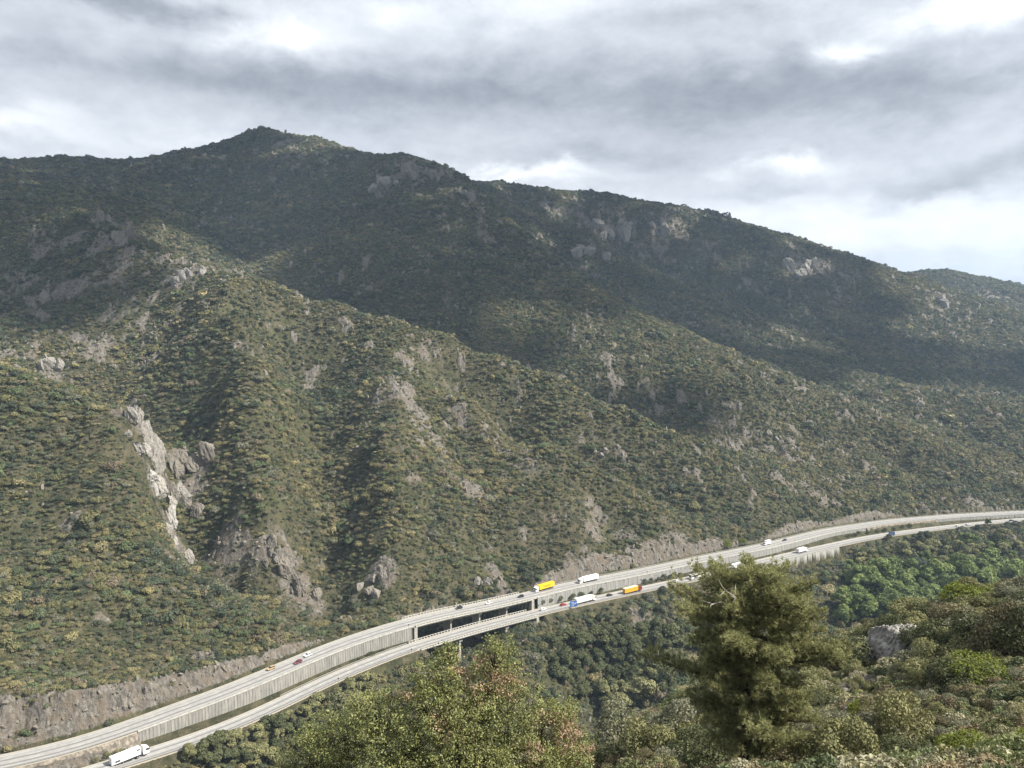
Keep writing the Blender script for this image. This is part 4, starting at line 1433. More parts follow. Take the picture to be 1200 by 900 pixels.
# loose granite on the bare patches and along the cutting
kit_rock = [rock_mesh('rock', np.random.default_rng(400 + i), M['granite'], (1, .85, s), 2) for i, s in enumerate((.8, 1.1, 1.4, 1.7))]
x, y, sp_ = rings(240, 2700, lambda r: float(np.interp(r, [240, 450, 900, 1600, 2600], [2.3, 3.0, 4.2, 6.5, 11])))
rkv = grid_val(ROCK, x, y)
a, b = grid_val(SU, x, y), grid_val(SL, x, y)
ok = (vr.uniform(0, 1, len(x)) < sstep(rkv, .22, .8) * .62 + .006 + .016 * sstep(y, 420, 800)) & (grid_val(SEEN_DEPTH, x, y) < 8) & ~((np.abs(a) < 8.6) | (np.abs(b) < 6.8)) & ~((a < 8) & (b > -7) & (np.abs(a) < 300))
x, y, sp_ = x[ok], y[ok], sp_[ok]
n = len(x)
sz = sp_ * np.clip(vr.lognormal(-.2, .38, n), .3, 1.35) * .46
z = ground(x, y)
print('rocks', n)
scatter('rock_outcrop', np.stack([x, y, z + sz * .05], 1), np.stack([vr.uniform(-.35, .35, n), vr.uniform(-.35, .35, n), vr.uniform(0, 6.28, n)], 1), np.stack([sz, sz, sz * vr.uniform(.7, 1.3, n)], 1), vr.integers(0, 4, n), np.zeros((n, 3)), kit_rock)

# low heath on the near hillside
kit_heath = []
for i in range(5):
    r = np.random.default_rng(500 + i)
    kit_heath.append(leaf_mesh('heath_tuft', [blob(rand_lobes(r, 8, 1.0, 1.0, (.28, .5)), 900, .085, r, spread=.9)], M['scrub']))
x, y, sp_ = rings(6, 150, lambda r: float(np.interp(r, [6, 17, 40, 80, 150], [.55, .62, .75, 1.0, 1.7])), -60, 75)
rkv = grid_val(ROCK, x, y)
ok = ((grid_val(SEEN_DEPTH, x, y) < 3.0) | (vr.uniform(0, 1, len(x)) < .6)) & (vr.uniform(0, 1, len(x)) > np.clip(rkv * 1.1, 0, .95)) & (vr.uniform(0, 1, len(x)) > np.clip((fbm(x, y, 6, 3, 321) - .12) * 3, 0, .7))
x, y, sp_ = x[ok], y[ok], sp_[ok]
n = len(x)
HP = 2.25 * np.array([(.120, .112, .064), (.098, .100, .046), (.138, .130, .086), (.075, .084, .036), (.098, .080, .046), (.06, .072, .036)])
u_ = vr.uniform(0, 1, n) + fbm(x, y, 9, 3, 331) * .8
col = HP[np.clip((u_ * 6).astype(int), 0, 5)] * vr.uniform(.7, 1.3, (n, 1))
sz = sp_ * vr.lognormal(0, .3, n) * .62
print('heath', n)
scatter('heath_cover', np.stack([x, y, ground(x, y) - sz * .1], 1), np.stack([vr.uniform(-.2, .2, n), vr.uniform(-.2, .2, n), vr.uniform(0, 6.28, n)], 1), np.stack([sz, sz, sz * vr.uniform(.6, 1.3, n)], 1), vr.integers(0, 5, n), col, kit_heath)


# ------------------------------------------------------------------ trees and shrubs as things
def trunk_mesh(r, h, rad, forks, m, lean=.06):
    mb = MB()
    top = (r.uniform(-lean, lean) * h, r.uniform(-lean, lean) * h, h * .62)
    mb.tube([(0, 0, -.12 * h), (top[0] * .4, top[1] * .4, h * .3), top], [rad, rad * .8, rad * .5], 7)
    for i in range(forks):
        a = r.uniform(0, 6.28); q = r.uniform(.2, .42) * h
        z0 = h * r.uniform(.28, .58)
        p0 = (top[0] * z0 / (h * .62), top[1] * z0 / (h * .62), z0)
        p1 = (p0[0] + math.cos(a) * q * .5, p0[1] + math.sin(a) * q * .5, z0 + q * .45)
        p2 = (p0[0] + math.cos(a) * q, p0[1] + math.sin(a) * q, z0 + q * .75)
        mb.tube([p0, p1, p2], [rad * .45, rad * .32, rad * .14], 5)
    return mb.mesh('trunk', m)


class Kind:
    """a kind of tree or shrub: a few crown/trunk meshes of unit height, placed as separate things"""
    def __init__(self, name, leafm, n_leaf, leaf, lob, width, base, cat, stem=M['bark'], stem_name='trunk', crown_name='crown', seed=0, nvar=3, spread=.75, low=-.35):
        self.name, self.cat, self.sn, self.cn = name, cat, stem_name, crown_name
        self.var = []
        for i in range(nvar):
            r = np.random.default_rng(seed + i)
            L = [(c[0], c[1], base + c[2] * (1 - base), c[3], c[4]) for c in rand_lobes(r, lob, width, 1.0, (.30, .52))]
            L = [(c[0], c[1], min(c[2], 1.0 - c[4] * .9), c[3], c[4]) for c in L]
            self.var.append((leaf_mesh(crown_name, [blob(L, n_leaf, leaf, r, low=low, spread=spread)], leafm), trunk_mesh(r, .95, .022 if stem_name == 'trunk' else .012, 6, stem)))

    def put(self, p, h, label, group=None, wide=1.0):
        c, t = self.var[int(vr.integers(len(self.var)))]
        root = empty(self.name, tuple(p), vr.uniform(0, 6.28))
        root.scale = (h * wide, h * wide, h)
        link(bpy.data.objects.new(self.cn, c), root)
        link(bpy.data.objects.new(self.sn, t), root)
        return tag(root, label, self.cat, group)


K_oak = Kind('holm_oak', M['dark_leaf'], 1900, .050, 8, .46, .10, 'tree', seed=600, nvar=4, spread=.45)
K_broad = Kind('broadleaf_tree', M['green_leaf'], 2200, .046, 9, .36, .10, 'tree', seed=620, nvar=4, spread=.45)
K_grey = Kind('grey_olive_tree', M['olive_leaf'], 1900, .048, 8, .44, .08, 'tree', seed=640, spread=.45)
SH = dict(seed=0, nvar=3, stem_name='stem', crown_name='foliage')
K_dark = Kind('dark_shrub', M['dark_leaf'], 5200, .027, 11, .62, .0, 'shrub', seed=660, nvar=3, stem_name='stem', crown_name='foliage')
K_olive = Kind('olive_shrub', M['olive_leaf'], 5200, .027, 12, .60, .0, 'shrub', seed=680, nvar=3, stem_name='stem', crown_name='foliage')
K_brown = Kind('brown_shrub', M['brown_leaf'], 4800, .026, 12, .60, .0, 'shrub', seed=700, nvar=3, stem_name='stem', crown_name='foliage', spread=1.0)
K_bright = Kind('bright_green_bush', M['bright_leaf'], 3200, .036, 10, .75, .0, 'bush', seed=720, nvar=2, stem_name='stem', crown_name='foliage')
K_ochre = Kind('ochre_bush', M['ochre_leaf'], 3000, .036, 9, .70, .0, 'bush', seed=740, nvar=2, stem_name='stem', crown_name='foliage')
K_greys = Kind('grey_shrub', M['grey_leaf'], 4600, .027, 11, .60, .0, 'shrub', seed=760, nvar=3, stem_name='stem', crown_name='foliage', spread=1.0)


def in_poly(px, py, poly):
    c = False
    for (x1, y1), (x2, y2) in zip(poly, poly[1:] + poly[:1]):
        if (y1 > py) != (y2 > py) and px < (x2 - x1) * (py - y1) / (y2 - y1) + x1:
            c = not c
    return c


def clear_of_road(h, m=9.5):
    s1, _ = road_coords(UPL, h[:1].astype(np.float32), h[1:2].astype(np.float32))
    d1 = np.sqrt(((UPL['p'][:, :2] - h[:2]) ** 2).sum(1).min())
    d2 = np.sqrt(((LOWL['p'][:, :2] - h[:2]) ** 2).sum(1).min())
    return d1 > m and d2 > m - 1.5


def grove(poly, count, kinds, hpx, min_d, dmin=150):
    got, tries = [], 0
    xs, ys = [q[0] for q in poly], [q[1] for q in poly]
    while len(got) < count and tries < count * 40:
        tries += 1
        px, py = vr.uniform(min(xs), max(xs)), vr.uniform(min(ys), max(ys))
        if not in_poly(px, py, poly):
            continue
        h = hit(px, py)
        D = math.hypot(h[0], h[1])
        if D < dmin or not clear_of_road(h) or any(math.hypot(h[0] - q[0], h[1] - q[1]) < min_d for q in got):
            continue
        got.append(h)
        kd, lab, grp = kinds[int(vr.integers(len(kinds)))]
        kd.put((h[0], h[1], h[2] - .2), vr.uniform(*hpx) * D / 900, lab, grp, vr.uniform(.9, 1.25))
    return got


# wood on the valley floor
grove([(985, 742), (985, 700), (1020, 684), (1080, 676), (1190, 678), (1200, 700), (1110, 712), (1060, 730)], 48,
      [(K_broad, 'fresh green broadleaf tree in the dense wood on the valley floor', 'broadleaf trees of the valley wood')], (24, 40), 6.5)
grove([(700, 842), (655, 800), (640, 760), (720, 735), (800, 745), (800, 800), (740, 830)], 62,
      [(K_oak, 'dark evergreen oak in the shaded gorge below the orange lorry', 'dark evergreen oaks of the gorge')], (17, 30), 5)
grove([(690, 848), (700, 825), (770, 790), (800, 800), (740, 845)], 9,
      [(K_grey, 'grey green tree at the bottom of the gorge, left of the pine', 'grey green trees at the gorge bottom')], (24, 36), 6)
grove([(200, 898), (300, 862), (380, 822), (440, 808), (400, 850), (320, 898)], 40,
      [(K_grey, 'olive green small tree on the bank below the lower carriageway, left of the oak', 'small trees on the bank left of the oak'),
       (K_oak, 'dark small tree on the bank below the lower carriageway, left of the oak', 'dark trees on the bank left of the oak')], (15, 28), 4)
grove([(960, 685), (1000, 655), (1080, 640), (1195, 632), (1195, 672), (1080, 670), (1010, 690)], 62,
      [(K_grey, 'olive green small tree on the slope below the right half of the motorway', 'olive trees on the slope below the motorway'),
       (K_grey, 'olive green small tree on the slope below the right half of the motorway', 'olive trees on the slope below the motorway'),
       (K_oak, 'dark small tree on the slope below the right half of the motorway', 'dark trees on the slope below the motorway'),
       (K_broad, 'bright green small tree on the slope below the right half of the motorway', 'bright green trees on the slope below the motorway')], (11, 20), 5)

# small planting against the walls
def on_line(line, px, s):
    j = int(np.abs(line['px'] - px).argmin())
    q = line['p'][j].copy(); q[:2] += line['n'][j] * s
    q[2] = gz(q[0], q[1]) - .1
    return q


for px in (757, 764, 771, 779, 785, 791, 799):
    K_dark.put(on_line(LOWL, px + 8, 7.2), vr.uniform(3.6, 5.2), 'small dark bush in the row against the panel wall left of the coach', 'bushes planted against the panel wall', .7)
for i, px in enumerate((622, 632, 642, 652, 664, 676, 688, 700, 712)):
    K_dark.put(on_line(LOWL, px, 7.4), vr.uniform(3.2, 5.5), 'dark green bush of the hedge between the carriageways above the blue sign', 'hedge bushes between the carriageways', 1.0)
for px, h in ((128, 4.5), (136, 5.5), (149, 6.0), (154, 4.5)):
    K_olive.put(on_line(LOWL, px - 6, 6.4), h * .62, 'leafy green bush on the rubble bank behind the nearest white lorry', 'bushes behind the nearest white lorry', .8)
for px in (1003, 1010, 1018, 1027, 1036, 1046, 1056, 1066, 1076):
    K_dark.put(on_line(LOWL, px, 6.8 + vr.uniform(0, 3)), vr.uniform(3, 4.5), 'dark bush on the bank between the carriageways beyond the panel wall', 'bushes between the carriageways at the right', 1.1)
for px, h in ((430, 1.8), (441, 2.6), (447, 2.2), (458, 1.5)):
    K_dark.put(on_line(LOWL, px, 6.4), h, 'low dark bush at the foot of the ribbed wall near the bridge', 'bushes at the foot of the ribbed wall', 1.2)
for px, py, h, lab in ((853, 641, 8, 'yellow green bush on the verge beyond the upper carriageway, left of the white box truck'), (870, 637, 6, 'small bright bush on the grassy verge just left of the white box truck')):
    q = hit(px, py); K_bright.put(q, h * math.hypot(q[0], q[1]) / 900, lab, None, 1.5)
q = on_line(LOWL, 1147, -8.5); K_broad.put(q, 9, 'light green tree at the near edge of the lower carriageway, right of the silver car', None, .9)
q = on_line(LOWL, 1030, -8.5); K_dark.put(q, 8, 'dark pointed tree on the near verge, just left of the far blue sign', None, .7)

# near hillside: chosen plants
NEAR = [(K_bright, 1152, 806, 36, 1.3, 'bright yellow green bush in the middle of the brown heath at the right edge'), (K_bright, 1122, 905, 46, 1.1, 'bright yellow green bush at the bottom edge of the heath'),
        (K_bright, 1196, 905, 42, .9, 'bright yellow green bush cut by the bottom right corner'), (K_olive, 1062, 872, 78, .75, 'tall grey olive shrub left of the brown heath'),
        (K_dark, 1058, 900, 42, 1.1, 'dark low shrub added in the dark hole under the tall olive shrub'), (K_dark, 992, 788, 46, 1.0, 'dark rounded shrub just left of the grey boulder'),  # low dark shrub added to fill the dark hole below the tall one
        (K_brown, 965, 790, 52, 1.0, 'brown shrub between the pine and the dark shrub left of the boulder'), (K_ochre, 1043, 728, 26, 1.2, 'orange yellow bush behind the top of the grey boulder'),
        (K_bright, 1136, 716, 40, 1.0, 'yellow green tree crown rising above the dark shrubs, right of the boulder'), (K_brown, 1178, 775, 74, .75, 'big brown shrub tree near the right edge, above the yellow bush'),
        (K_dark, 1088, 765, 46, 1.0, 'dark shrub directly right of the grey boulder'), (K_olive, 1104, 790, 44, 1.0, 'olive shrub below the dark shrub right of the boulder'),
        (K_dark, 1150, 770, 52, 1.0, 'dark shrub left of the big brown shrub tree'), (K_dark, 1108, 812, 40, 1.3, 'dark shrub above the top edge of the brown heath'),
        (K_brown, 1045, 828, 28, 1.0, 'brown shrub below the grey boulder'), (K_olive, 1082, 806, 34, 1.1, 'olive shrub between the boulder and the heath'),
        (K_greys, 718, 885, 70, .8, 'grey brown half dead shrub right of the oak'), (K_olive, 755, 888, 66, .9, 'olive shrub left of the pine trunk'), (K_greys, 785, 870, 60, .9, 'grey shrub under the left side of the pine'),
        (K_olive, 958, 905, 58, .95, 'large dark olive shrub right of the pine trunk'), (K_olive, 990, 905, 70, .9, 'olive shrub at the bottom edge, right of the pine'), (K_greys, 1022, 880, 50, .9, 'grey green shrub left of the tall olive shrub'),
        (K_brown, 918, 905, 44, 1.1, 'brown shrub at the foot of the pine, on its right'), (K_brown, 905, 800, 60, 1.0, 'brown shrub behind the pine'), (K_bright, 1003, 842, 24, 1.0, 'small yellow green bush below the rubble patch'),
        (K_brown, 1020, 845, 32, 1.1, 'reddish brown shrub right of the rubble patch'), (K_brown, 1120, 740, 44, 1.1, 'brown shrub crown below the yellow green tree crown'), (K_dark, 1196, 770, 66, .9, 'dark shrub tree at the right edge'),
        (K_olive, 1092, 772, 26, 1.1, 'low olive shrub against the right side of the boulder'), (K_dark, 1125, 775, 36, 1.1, 'dark low shrub between two brown shrubs, right of the boulder'), (K_dark, 830, 900, 60, 1.0, 'dark shrub under the pine, left of its trunk')]
used_xy = []
for kd, px, py, hp, wd, lab in NEAR:
    q = hit(px, min(py, 899)) if py < 900 else hit(px, 899)
    if py >= 900:
        D = math.hypot(q[0], q[1]); q = q * np.array([.96, .96, 1]); q[2] = gz(q[0], q[1])
    D = math.hypot(q[0], q[1])
    used_xy.append(q)
    kd.put((q[0], q[1], q[2] - .1), hp * D / 900, lab, None, wd)
FILL = [(K_olive, 'olive green shrub', 'olive shrubs of the near hillside'), (K_dark, 'dark green shrub', 'dark shrubs of the near hillside'), (K_brown, 'dry brown shrub', 'brown shrubs of the near hillside'), (K_greys, 'grey green shrub', 'grey shrubs of the near hillside')]
REG = [([(690, 880), (820, 812), (950, 772), (985, 775), (985, 900), (700, 900)], 46, 'around the pine on the near hillside', (26, 46)),
       ([(985, 770), (1040, 742), (1100, 718), (1200, 692), (1200, 775), (1100, 810), (985, 815)], 62, 'around the boulder on the near hillside', (22, 44)),
       ([(1000, 880), (1050, 830), (1200, 795), (1200, 900), (1000, 900)], 44, 'within the brown heath at the bottom right', (16, 28))]
for poly, cnt, where, hp in REG:
    got = []
    xs, ys = [q[0] for q in poly], [q[1] for q in poly]
    t_ = 0
    while len(got) < cnt and t_ < 3000:
        t_ += 1
        px, py = vr.uniform(min(xs), max(xs)), vr.uniform(min(ys), max(ys))
        if not in_poly(px, py, poly):
            continue
        q = hit(px, py); D = math.hypot(q[0], q[1])
        if D > 140 or any(math.hypot(q[0] - w[0], q[1] - w[1]) < 1.4 + D * .006 for w in got + used_xy) or float(grid_val(ROCK, q[:1], q[1:2])[0]) > .55:
            continue
        if math.hypot(px - 1042, (py - 792) * .8) < 36:
            continue
        got.append(q)
        kd, lab, grp = FILL[int(vr.choice(4, p=(.40, .26, .14, .20) if 'heath' not in where else (.2, .05, .45, .3)))]
        kd.put((q[0], q[1], q[2] - .08), vr.uniform(*hp) * .8 * D / 900, lab + ' ' + where, grp + ', ' + where, vr.uniform(.9, 1.4))

# boulders
def boulder(px, py, hp, w, label, seed):
    q = hit(px, py); D = math.hypot(q[0], q[1]); h = hp * D / 900
    o = link(bpy.data.objects.new('boulder', rock_mesh('boulder', np.random.default_rng(seed), M['granite_near'], (w, w * .8, 1), 5 if hp > 20 else 3)))
    o.scale = (h * .62,) * 3; o.location = (q[0], q[1], q[2] + h * .30); o.rotation_euler = (0, 0, seed * .7)
    return tag(o, label, 'boulder')


boulder(1038, 776, 54, .85, 'tall grey boulder standing out of the shrubs on the near hillside', 3)
boulder(1062, 770, 38, .8, 'smaller grey boulder leaning against the tall one', 9)
def crag(px, py, hp, n_, label, seed, group=None, m=None):
    r = np.random.default_rng(seed)
    q = hit(px, py); D = math.hypot(q[0], q[1]); h = hp * D / 900
    vs, fs, b_ = [], [], 0
    for i in range(n_):
        me = rock_mesh('crag', r, M['granite'], (.75, .62, r.uniform(.8, 1.5)), 4, .2)
        v = np.empty(len(me.vertices) * 3, np.float32); me.vertices.foreach_get('co', v); v = v.reshape(-1, 3)
        f = np.empty(len(me.polygons) * 3, np.int32); me.polygons.foreach_get('vertices', f)
        k_ = h * r.uniform(.24, .48) * (1.0 if i else 1.1)
        o_ = np.array([r.uniform(-.75, .75), r.uniform(-.4, .4), 0]) * h * (0 if i == 0 else .95)
        o_[2] = gz(q[0] + o_[0], q[1] + o_[1]) - q[2] + k_ * .18
        vs.append(v * k_ + o_); fs.append(f.reshape(-1, 3) + b_); b_ += len(v)
        bpy.data.meshes.remove(me)
    o = link(bpy.data.objects.new('rock_crag', np_mesh('rock_crag', np.concatenate(vs), np.concatenate(fs), m or M['granite_pale'])))
    o.location = tuple(q)
    return tag(o, label, 'crag', group)


for i, (px, py, hp, n_, lab) in enumerate((
        (942, 318, 30, 5, 'tall pale crag standing alone on the right hand ridge'), (962, 322, 15, 4, 'small crag just right of the tall lone crag'), (690, 298, 26, 4, 'pinkish bare rock face in the middle of the upper ridge'),
        (716, 276, 24, 6, 'broad pale crag above the pinkish rock face'), (738, 266, 18, 5, 'pale crag between two broad crags on the central ridge'), (782, 272, 22, 6, 'broad pale crag right of centre below the skyline'),
        (478, 202, 18, 6, 'left crag of the rocky shoulder right of the summit'), (508, 207, 15, 6, 'middle crag of the rocky shoulder right of the summit'), (545, 230, 18, 5, 'right crag of the rocky shoulder, where the second ridge emerges'),
        (452, 216, 20, 5, 'pale crag below the left end of the rocky shoulder'), (328, 170, 6, 5, 'small pale crag on the summit'), (345, 174, 7, 5, 'low pale crag just right of the summit'),
        (721, 236, 9, 3, 'dark rock tooth on the skyline of the second ridge'), (790, 247, 8, 4, 'rock tooth on the skyline right of the first tooth'), (812, 250, 7, 4, 'low rock tooth furthest right on the skyline'),
        (646, 252, 14, 5, 'pale crag near the left end of the second ridge'), (1104, 356, 16, 5, 'pale crag on the far right hill'), (62, 430, 22, 6, 'pale crag at the left edge above the lit hill'),
        (146, 282, 24, 6, 'grey crag at the head of the mid spur'), (118, 262, 16, 5, 'grey crag left of the head of the mid spur'), (222, 322, 20, 6, 'pale crag on the upper crest of the mid spur'), (68, 352, 20, 5, 'grey crag on the shaded left slope'),
        (228, 548, 42, 5, 'grey rock wall on the right side of the ravine'), (182, 540, 36, 5, 'pale rock face on the left side of the ravine'), (188, 578, 30, 5, 'pale granite slab in the ravine, upper part of the light streak'), (199, 608, 26, 5, 'pale granite slab in the ravine, middle part of the light streak'), (205, 640, 22, 5, 'pale granite slab in the ravine, lower end of the light streak'),
        (216, 590, 28, 5, 'grey rock face right of the light streak in the ravine'), (160, 525, 18, 4, 'small pale crag at the top left of the ravine'), (572, 686, 20, 3, 'pale standing rock above the bridge'), (432, 695, 28, 5, 'pale broken crag above the left end of the bridge'),
        (350, 690, 30, 5, 'grey broken crag low on the mid spur above the trio of cars'), (325, 655, 26, 5, 'grey crag low on the mid spur beside the ravine'), (705, 535, 12, 4, 'pale rock knob on the lower mid spur'), (910, 516, 14, 5, 'pale rock knob on the right hand lit slope'))):
    crag(px, py, hp, n_, lab, 900 + i, m=M['granite_near'] if 'slab' in lab else M['granite_pale'] if 'pale' in lab or 'pink' in lab else M['granite'])

for i, (px, py, hp) in enumerate(((988, 812, 9), (996, 806, 8), (1004, 818, 10), (1010, 808, 9), (1000, 826, 9), (985, 824, 8), (1014, 824, 9), (992, 834, 8))):
    o = boulder(px, py, hp, 1.3, 'pale stone of the rubble patch right of the pine', 30 + i); o['group'] = 'stones of the rubble patch'
for i, (px, py, hp) in enumerate(((688, 888, 9), (696, 880, 8), (704, 890, 10), (692, 897, 9), (712, 896, 8))):
    o = boulder(px, py, hp, 1.3, 'pale stone at the right foot of the oak', 50 + i); o['group'] = 'stones beside the oak'

# ------------------------------------------------------------------ the big oak in front
def cluster_leaves(centres, n_each, rad, size, r, up=.35, flat=.75):
    c = np.repeat(centres, n_each, 0)
    d = r.normal(size=c.shape) * np.array([1, 1, flat]) * rad * .55
    nn = unit(r.normal(size=c.shape) * .6 + np.array([0, 0, up]) + d / rad * 1.3)
    v, f = leaves(c + d, nn, size * r.uniform(.6, 1.3, len(c)), .5, r)
    t = np.clip(np.repeat(r.normal(.48, .2, len(centres)), n_each) + r.normal(0, .16, len(c)), 0, 1)
    return v, f, np.repeat(t, 4)


def big_oak():
    r = np.random.default_rng(77)
    D0 = 27.0
    base = P(545, 1010, D0); base[2] = gz(base[0], base[1])
    root = empty('oak_tree', tuple(base))
    #     px   py   rx  ry  depth
    lob = [(582, 770, 30, 26, 0), (575, 800, 40, 30, .3), (516, 795, 34, 26, -.2), (500, 830, 52, 34, -.6), (548, 840, 50, 34, -.9), (600, 830, 52, 36, -.4), (440, 838, 44, 28, .2), (396, 862, 46, 34, .5), (362, 892, 40, 30, .6),
           (640, 858, 40, 34, .2), (668, 882, 30, 30, .5), (660, 836, 22, 22, .6), (470, 880, 60, 40, -.9), (540, 890, 66, 40, -1.4), (612, 895, 60, 36, -.9), (430, 905, 60, 36, -.3), (525, 765, 16, 14, .2), (655, 912, 44, 30, -.2), (340, 925, 44, 28, .4), (500, 940, 90, 40, -.6), (600, 945, 80, 40, -.4)]
    cen, dead, tips = [], [], []
    for px, py, rx, ry, dz in lob:
        c = P(px, py, D0 + dz) - base
        sx, sz_ = rx * D0 / 900, ry * D0 / 900
        n_ = int(rx * ry * .175)
        d = unit(r.normal(size=(n_, 3)))
        q = c + d * np.array([sx, sx * .95, sz_]) * (r.uniform(.45, 1.08, (n_, 1)))
        cen.append(q)
        tips.append((c, q[:: max(1, n_ // 12)]))
    cen = np.concatenate(cen)
    keep_ = fbm(cen[:, 0] + cen[:, 1] * .6, cen[:, 2] - cen[:, 1] * .4, 1.1, 3, 801, .6) > -.16
    cen = cen[keep_]
    w = cen + base
    px, py = project(w[:, 0], w[:, 1], w[:, 2])
    dm = np.zeros(len(cen))
    for a_, b_, rr_, s_ in ((572, 795, 22, .9), (545, 785, 16, .7), (600, 800, 18, .7), (520, 848, 13, .8), (665, 862, 22, .95), (640, 845, 12, .8), (625, 882, 15, .6), (470, 815, 12, .5), (560, 820, 16, .5), (690, 880, 12, .7)):
        dm = np.maximum(dm, s_ * np.exp(-((px - a_) ** 2 + (py - b_) ** 2) / rr_ ** 2))
    isd = r.uniform(0, 1, len(cen)) < dm * .85
    link(bpy.data.objects.new('foliage', leaf_mesh('foliage', [cluster_leaves(cen[~isd], 24, .19, .045, r)], M['oak_leaf'])), root)
    dd = link(bpy.data.objects.new('dry_foliage', leaf_mesh('dry_foliage', [cluster_leaves(cen[isd], 18, .16, .048, r)], M['dry_leaf'])), root)
    dd['label'] = 'clumps of dead tan leaves'
    mb = MB()
    fork = np.array([0, 0, 1.2])
    mb.tube([(0, 0, -.6), (.1, 0, .5), tuple(fork)], [.34, .28, .22], 9)
    for c, qs in tips:
        c = np.array(c)
        midp = fork * .45 + c * .55 + np.array([0, 0, .25])
        mb.tube([tuple(fork), tuple(midp), tuple(c)], [.11, .07, .035], 6)
        for q in qs:
            s_ = midp * r.uniform(.0, .5) + c * (1 - r.uniform(.0, .5)) if False else c * .8 + midp * .2
            mb.tube([tuple(s_), tuple(s_ * .45 + q * .55 + np.array([0, 0, .06])), tuple(q)], [.028, .018, .007], 4)
    mb.build('trunk', M['bark'], root, smooth=True)
    tag(root, 'broad evergreen oak with yellow green leaves and dead tan patches, front centre', 'tree')
    print('oak clusters', len(cen))


big_oak()


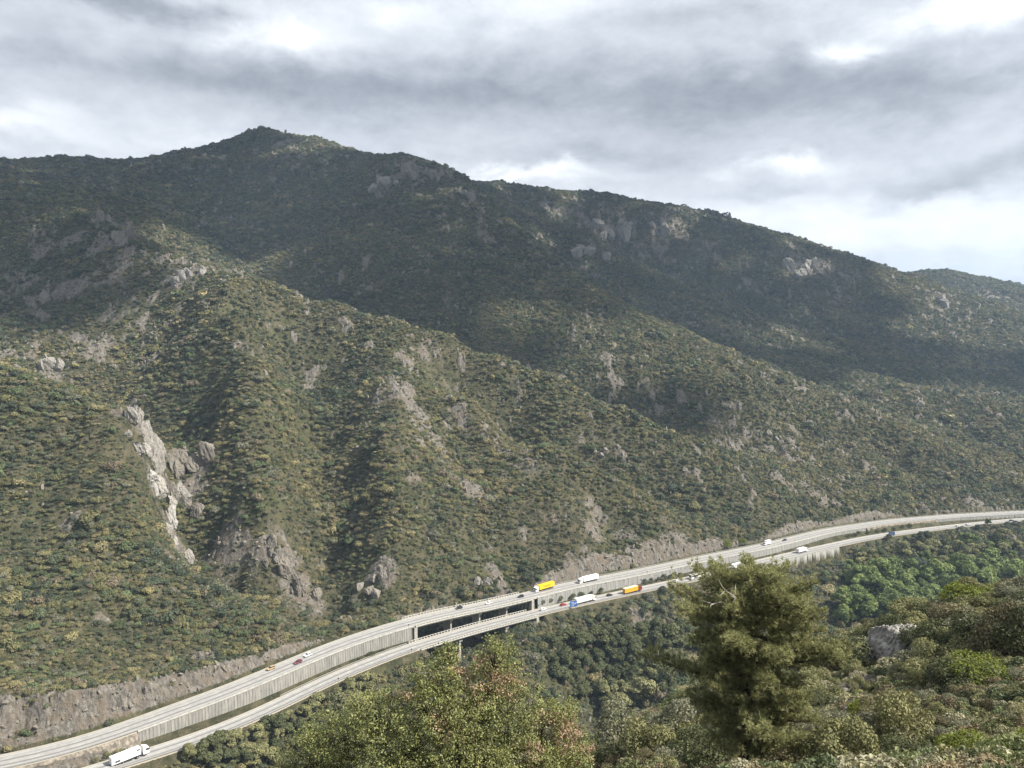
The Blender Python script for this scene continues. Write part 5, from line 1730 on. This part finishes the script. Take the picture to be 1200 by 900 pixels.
# ------------------------------------------------------------------ the pine in front
def big_pine():
    r = np.random.default_rng(91)
    D0 = 36.0
    base = P(868, 935, D0); base[2] = gz(base[0], base[1])
    top = P(889, 662, D0)
    root = empty('pine_tree', tuple(base))
    ax = top - base; Ht = ax[2]
    tr = MB()
    pts = [np.array([0, 0, -.6])] + [ax * t + np.array([math.sin(t * 5) * .18, math.cos(t * 4) * .15, 0]) for t in (.0, .2, .4, .6, .78, .92, 1.0)]
    tr.tube([tuple(p) for p in pts], [.30, .27, .24, .2, .15, .1, .05, .02], 10)
    axis = lambda t: np.array([np.interp(t, [0, .2, .4, .6, .78, .92, 1.0], [p[i] for p in pts[1:]]) for i in range(3)])
    m2 = D0 / 900
    tufts, tdir = [], []
    env_t = [.12, .20, .35, .5, .64, .79, .90, .96, 1.0]
    env_l = [1.9, 2.8, 4.3, 4.3, 3.7, 3.7, 3.5, 2.3, .9]     # reach to the left
    env_r = [2.2, 2.9, 3.3, 3.4, 3.9, 3.8, 3.2, 2.2, .9]     # reach to the right
    n_l = 76
    for i in range(n_l):
        t = .13 + .85 * ((i + r.uniform(0, 1)) / n_l) ** .85
        a = i * 2.399 + r.uniform(-.4, .4)
        reach = np.interp(t, env_t, env_l if math.cos(a) < 0 else env_r)
        reach = reach * (abs(math.cos(a)) + .85 * abs(math.sin(a))) / (abs(math.cos(a)) + abs(math.sin(a))) * r.uniform(.62, 1.0)
        p0 = axis(t)
        rise = r.uniform(-.10, .34) * reach * (0.5 + .6 * t) * (1 - .6 * max(0, t - .75) / .25)
        dirv = np.array([math.cos(a), math.sin(a), 0])
        reach *= 1 + .22 * math.sin(t * 19 + 2.2 * math.cos(a + .6)) + .10 * math.sin(t * 41 + 3 * math.sin(a))
        side = np.array([-math.sin(a), math.cos(a), 0])
        bend = r.uniform(-.25, .25) * reach
        q = [p0 + dirv * reach * s + side * bend * s * s + np.array([0, 0, rise * s ** 1.6 - .10 * reach * math.sin(s * math.pi)]) for s in (0, .25, .5, .75, 1.0)]
        r0 = .035 + .018 * reach
        tr.tube([tuple(p) for p in q], [r0, r0 * .8, r0 * .6, r0 * .4, r0 * .15], 6)
        nsub = int(4 + reach * 2.6)
        for s in np.linspace(.20, 1.0, nsub + 1):
            o = np.array([np.interp(s, (0, .25, .5, .75, 1.0), [w[j] for w in q]) for j in range(3)])
            for sg in (-1, 1):
                ln = r.uniform(.28, .62) * (1.25 - .55 * s) * (.55 + .22 * reach)
                d = unit((dirv * r.uniform(.35, 1.0) + side * sg * r.uniform(.4, 1.0) + np.array([0, 0, r.uniform(-.1, .95)]))[None])[0]
                e = o + d * ln
                tr.tube([tuple(o), tuple(e)], [.016, .006], 4, caps=False)
                k_ = max(4, int(ln / .065))
                for w_ in np.linspace(.25, 1.05, k_):
                    tufts.append(o + d * ln * w_ + r.normal(0, 1, 3) * np.array([.10, .10, .17]) + np.array([0, 0, .06])); tdir.append(unit((d + np.array([0, 0, .8]) + r.normal(0, .35, 3))[None])[0])
    tr.build('trunk', M['bark'], root, smooth=True)
    T, Dn = np.array(tufts), np.array(tdir)
    nn = 20
    c = np.repeat(T, nn, 0); dd = unit(np.repeat(Dn, nn, 0) * .8 + r.normal(size=c.shape) * .62)
    ln = r.uniform(.13, .22, (len(c), 1))
    sidev = unit(np.cross(dd, r.normal(size=c.shape))) * .011
    v = np.stack([c - sidev, c + sidev, c + dd * ln + sidev * .5, c + dd * ln - sidev * .5], 1).reshape(-1, 3)
    tint = np.clip(np.repeat(r.normal(.45, .2, len(T)), nn) + r.normal(0, .15, len(c)), 0, 1)
    link(bpy.data.objects.new('needles', np_mesh('needles', v, np.arange(len(v)).reshape(-1, 4), M['pine_leaf'], {'tint': ('FLOAT', np.repeat(tint, 4).astype(np.float32))})), root)
    for (px, py), pts_, in (((868, 735), [(858, 712), (846, 705), (836, 708)]), ((868, 735), [(858, 712), (862, 700), (850, 692)]), ((900, 770), [(925, 782), (936, 786)])):
        w = [P(px, py, D0) - base] + [P(a_, b_, D0 - 1.3 - i * .25) - base for i, (a_, b_) in enumerate(pts_)]
        mb = MB().tube([tuple(q) for q in w], [.06, .045, .035, .015][:len(w)], 6)
        for q in w[1:]:
            for _ in range(4):
                e = q + r.normal(0, .28, 3) + np.array([0, -.1, .1]); mb.tube([tuple(q), tuple(q * .5 + e * .5 + r.normal(0, .04, 3)), tuple(e)], [.022, .014, .005], 4)
        mb.build('dead_branch', M['dead_wood'], root, smooth=True)['label'] = 'bare grey dead branch'
    tag(root, 'tall dark olive pine with spreading limbs and bare grey branches, front right of centre', 'tree')
    print('pine tufts', len(T))


big_pine()
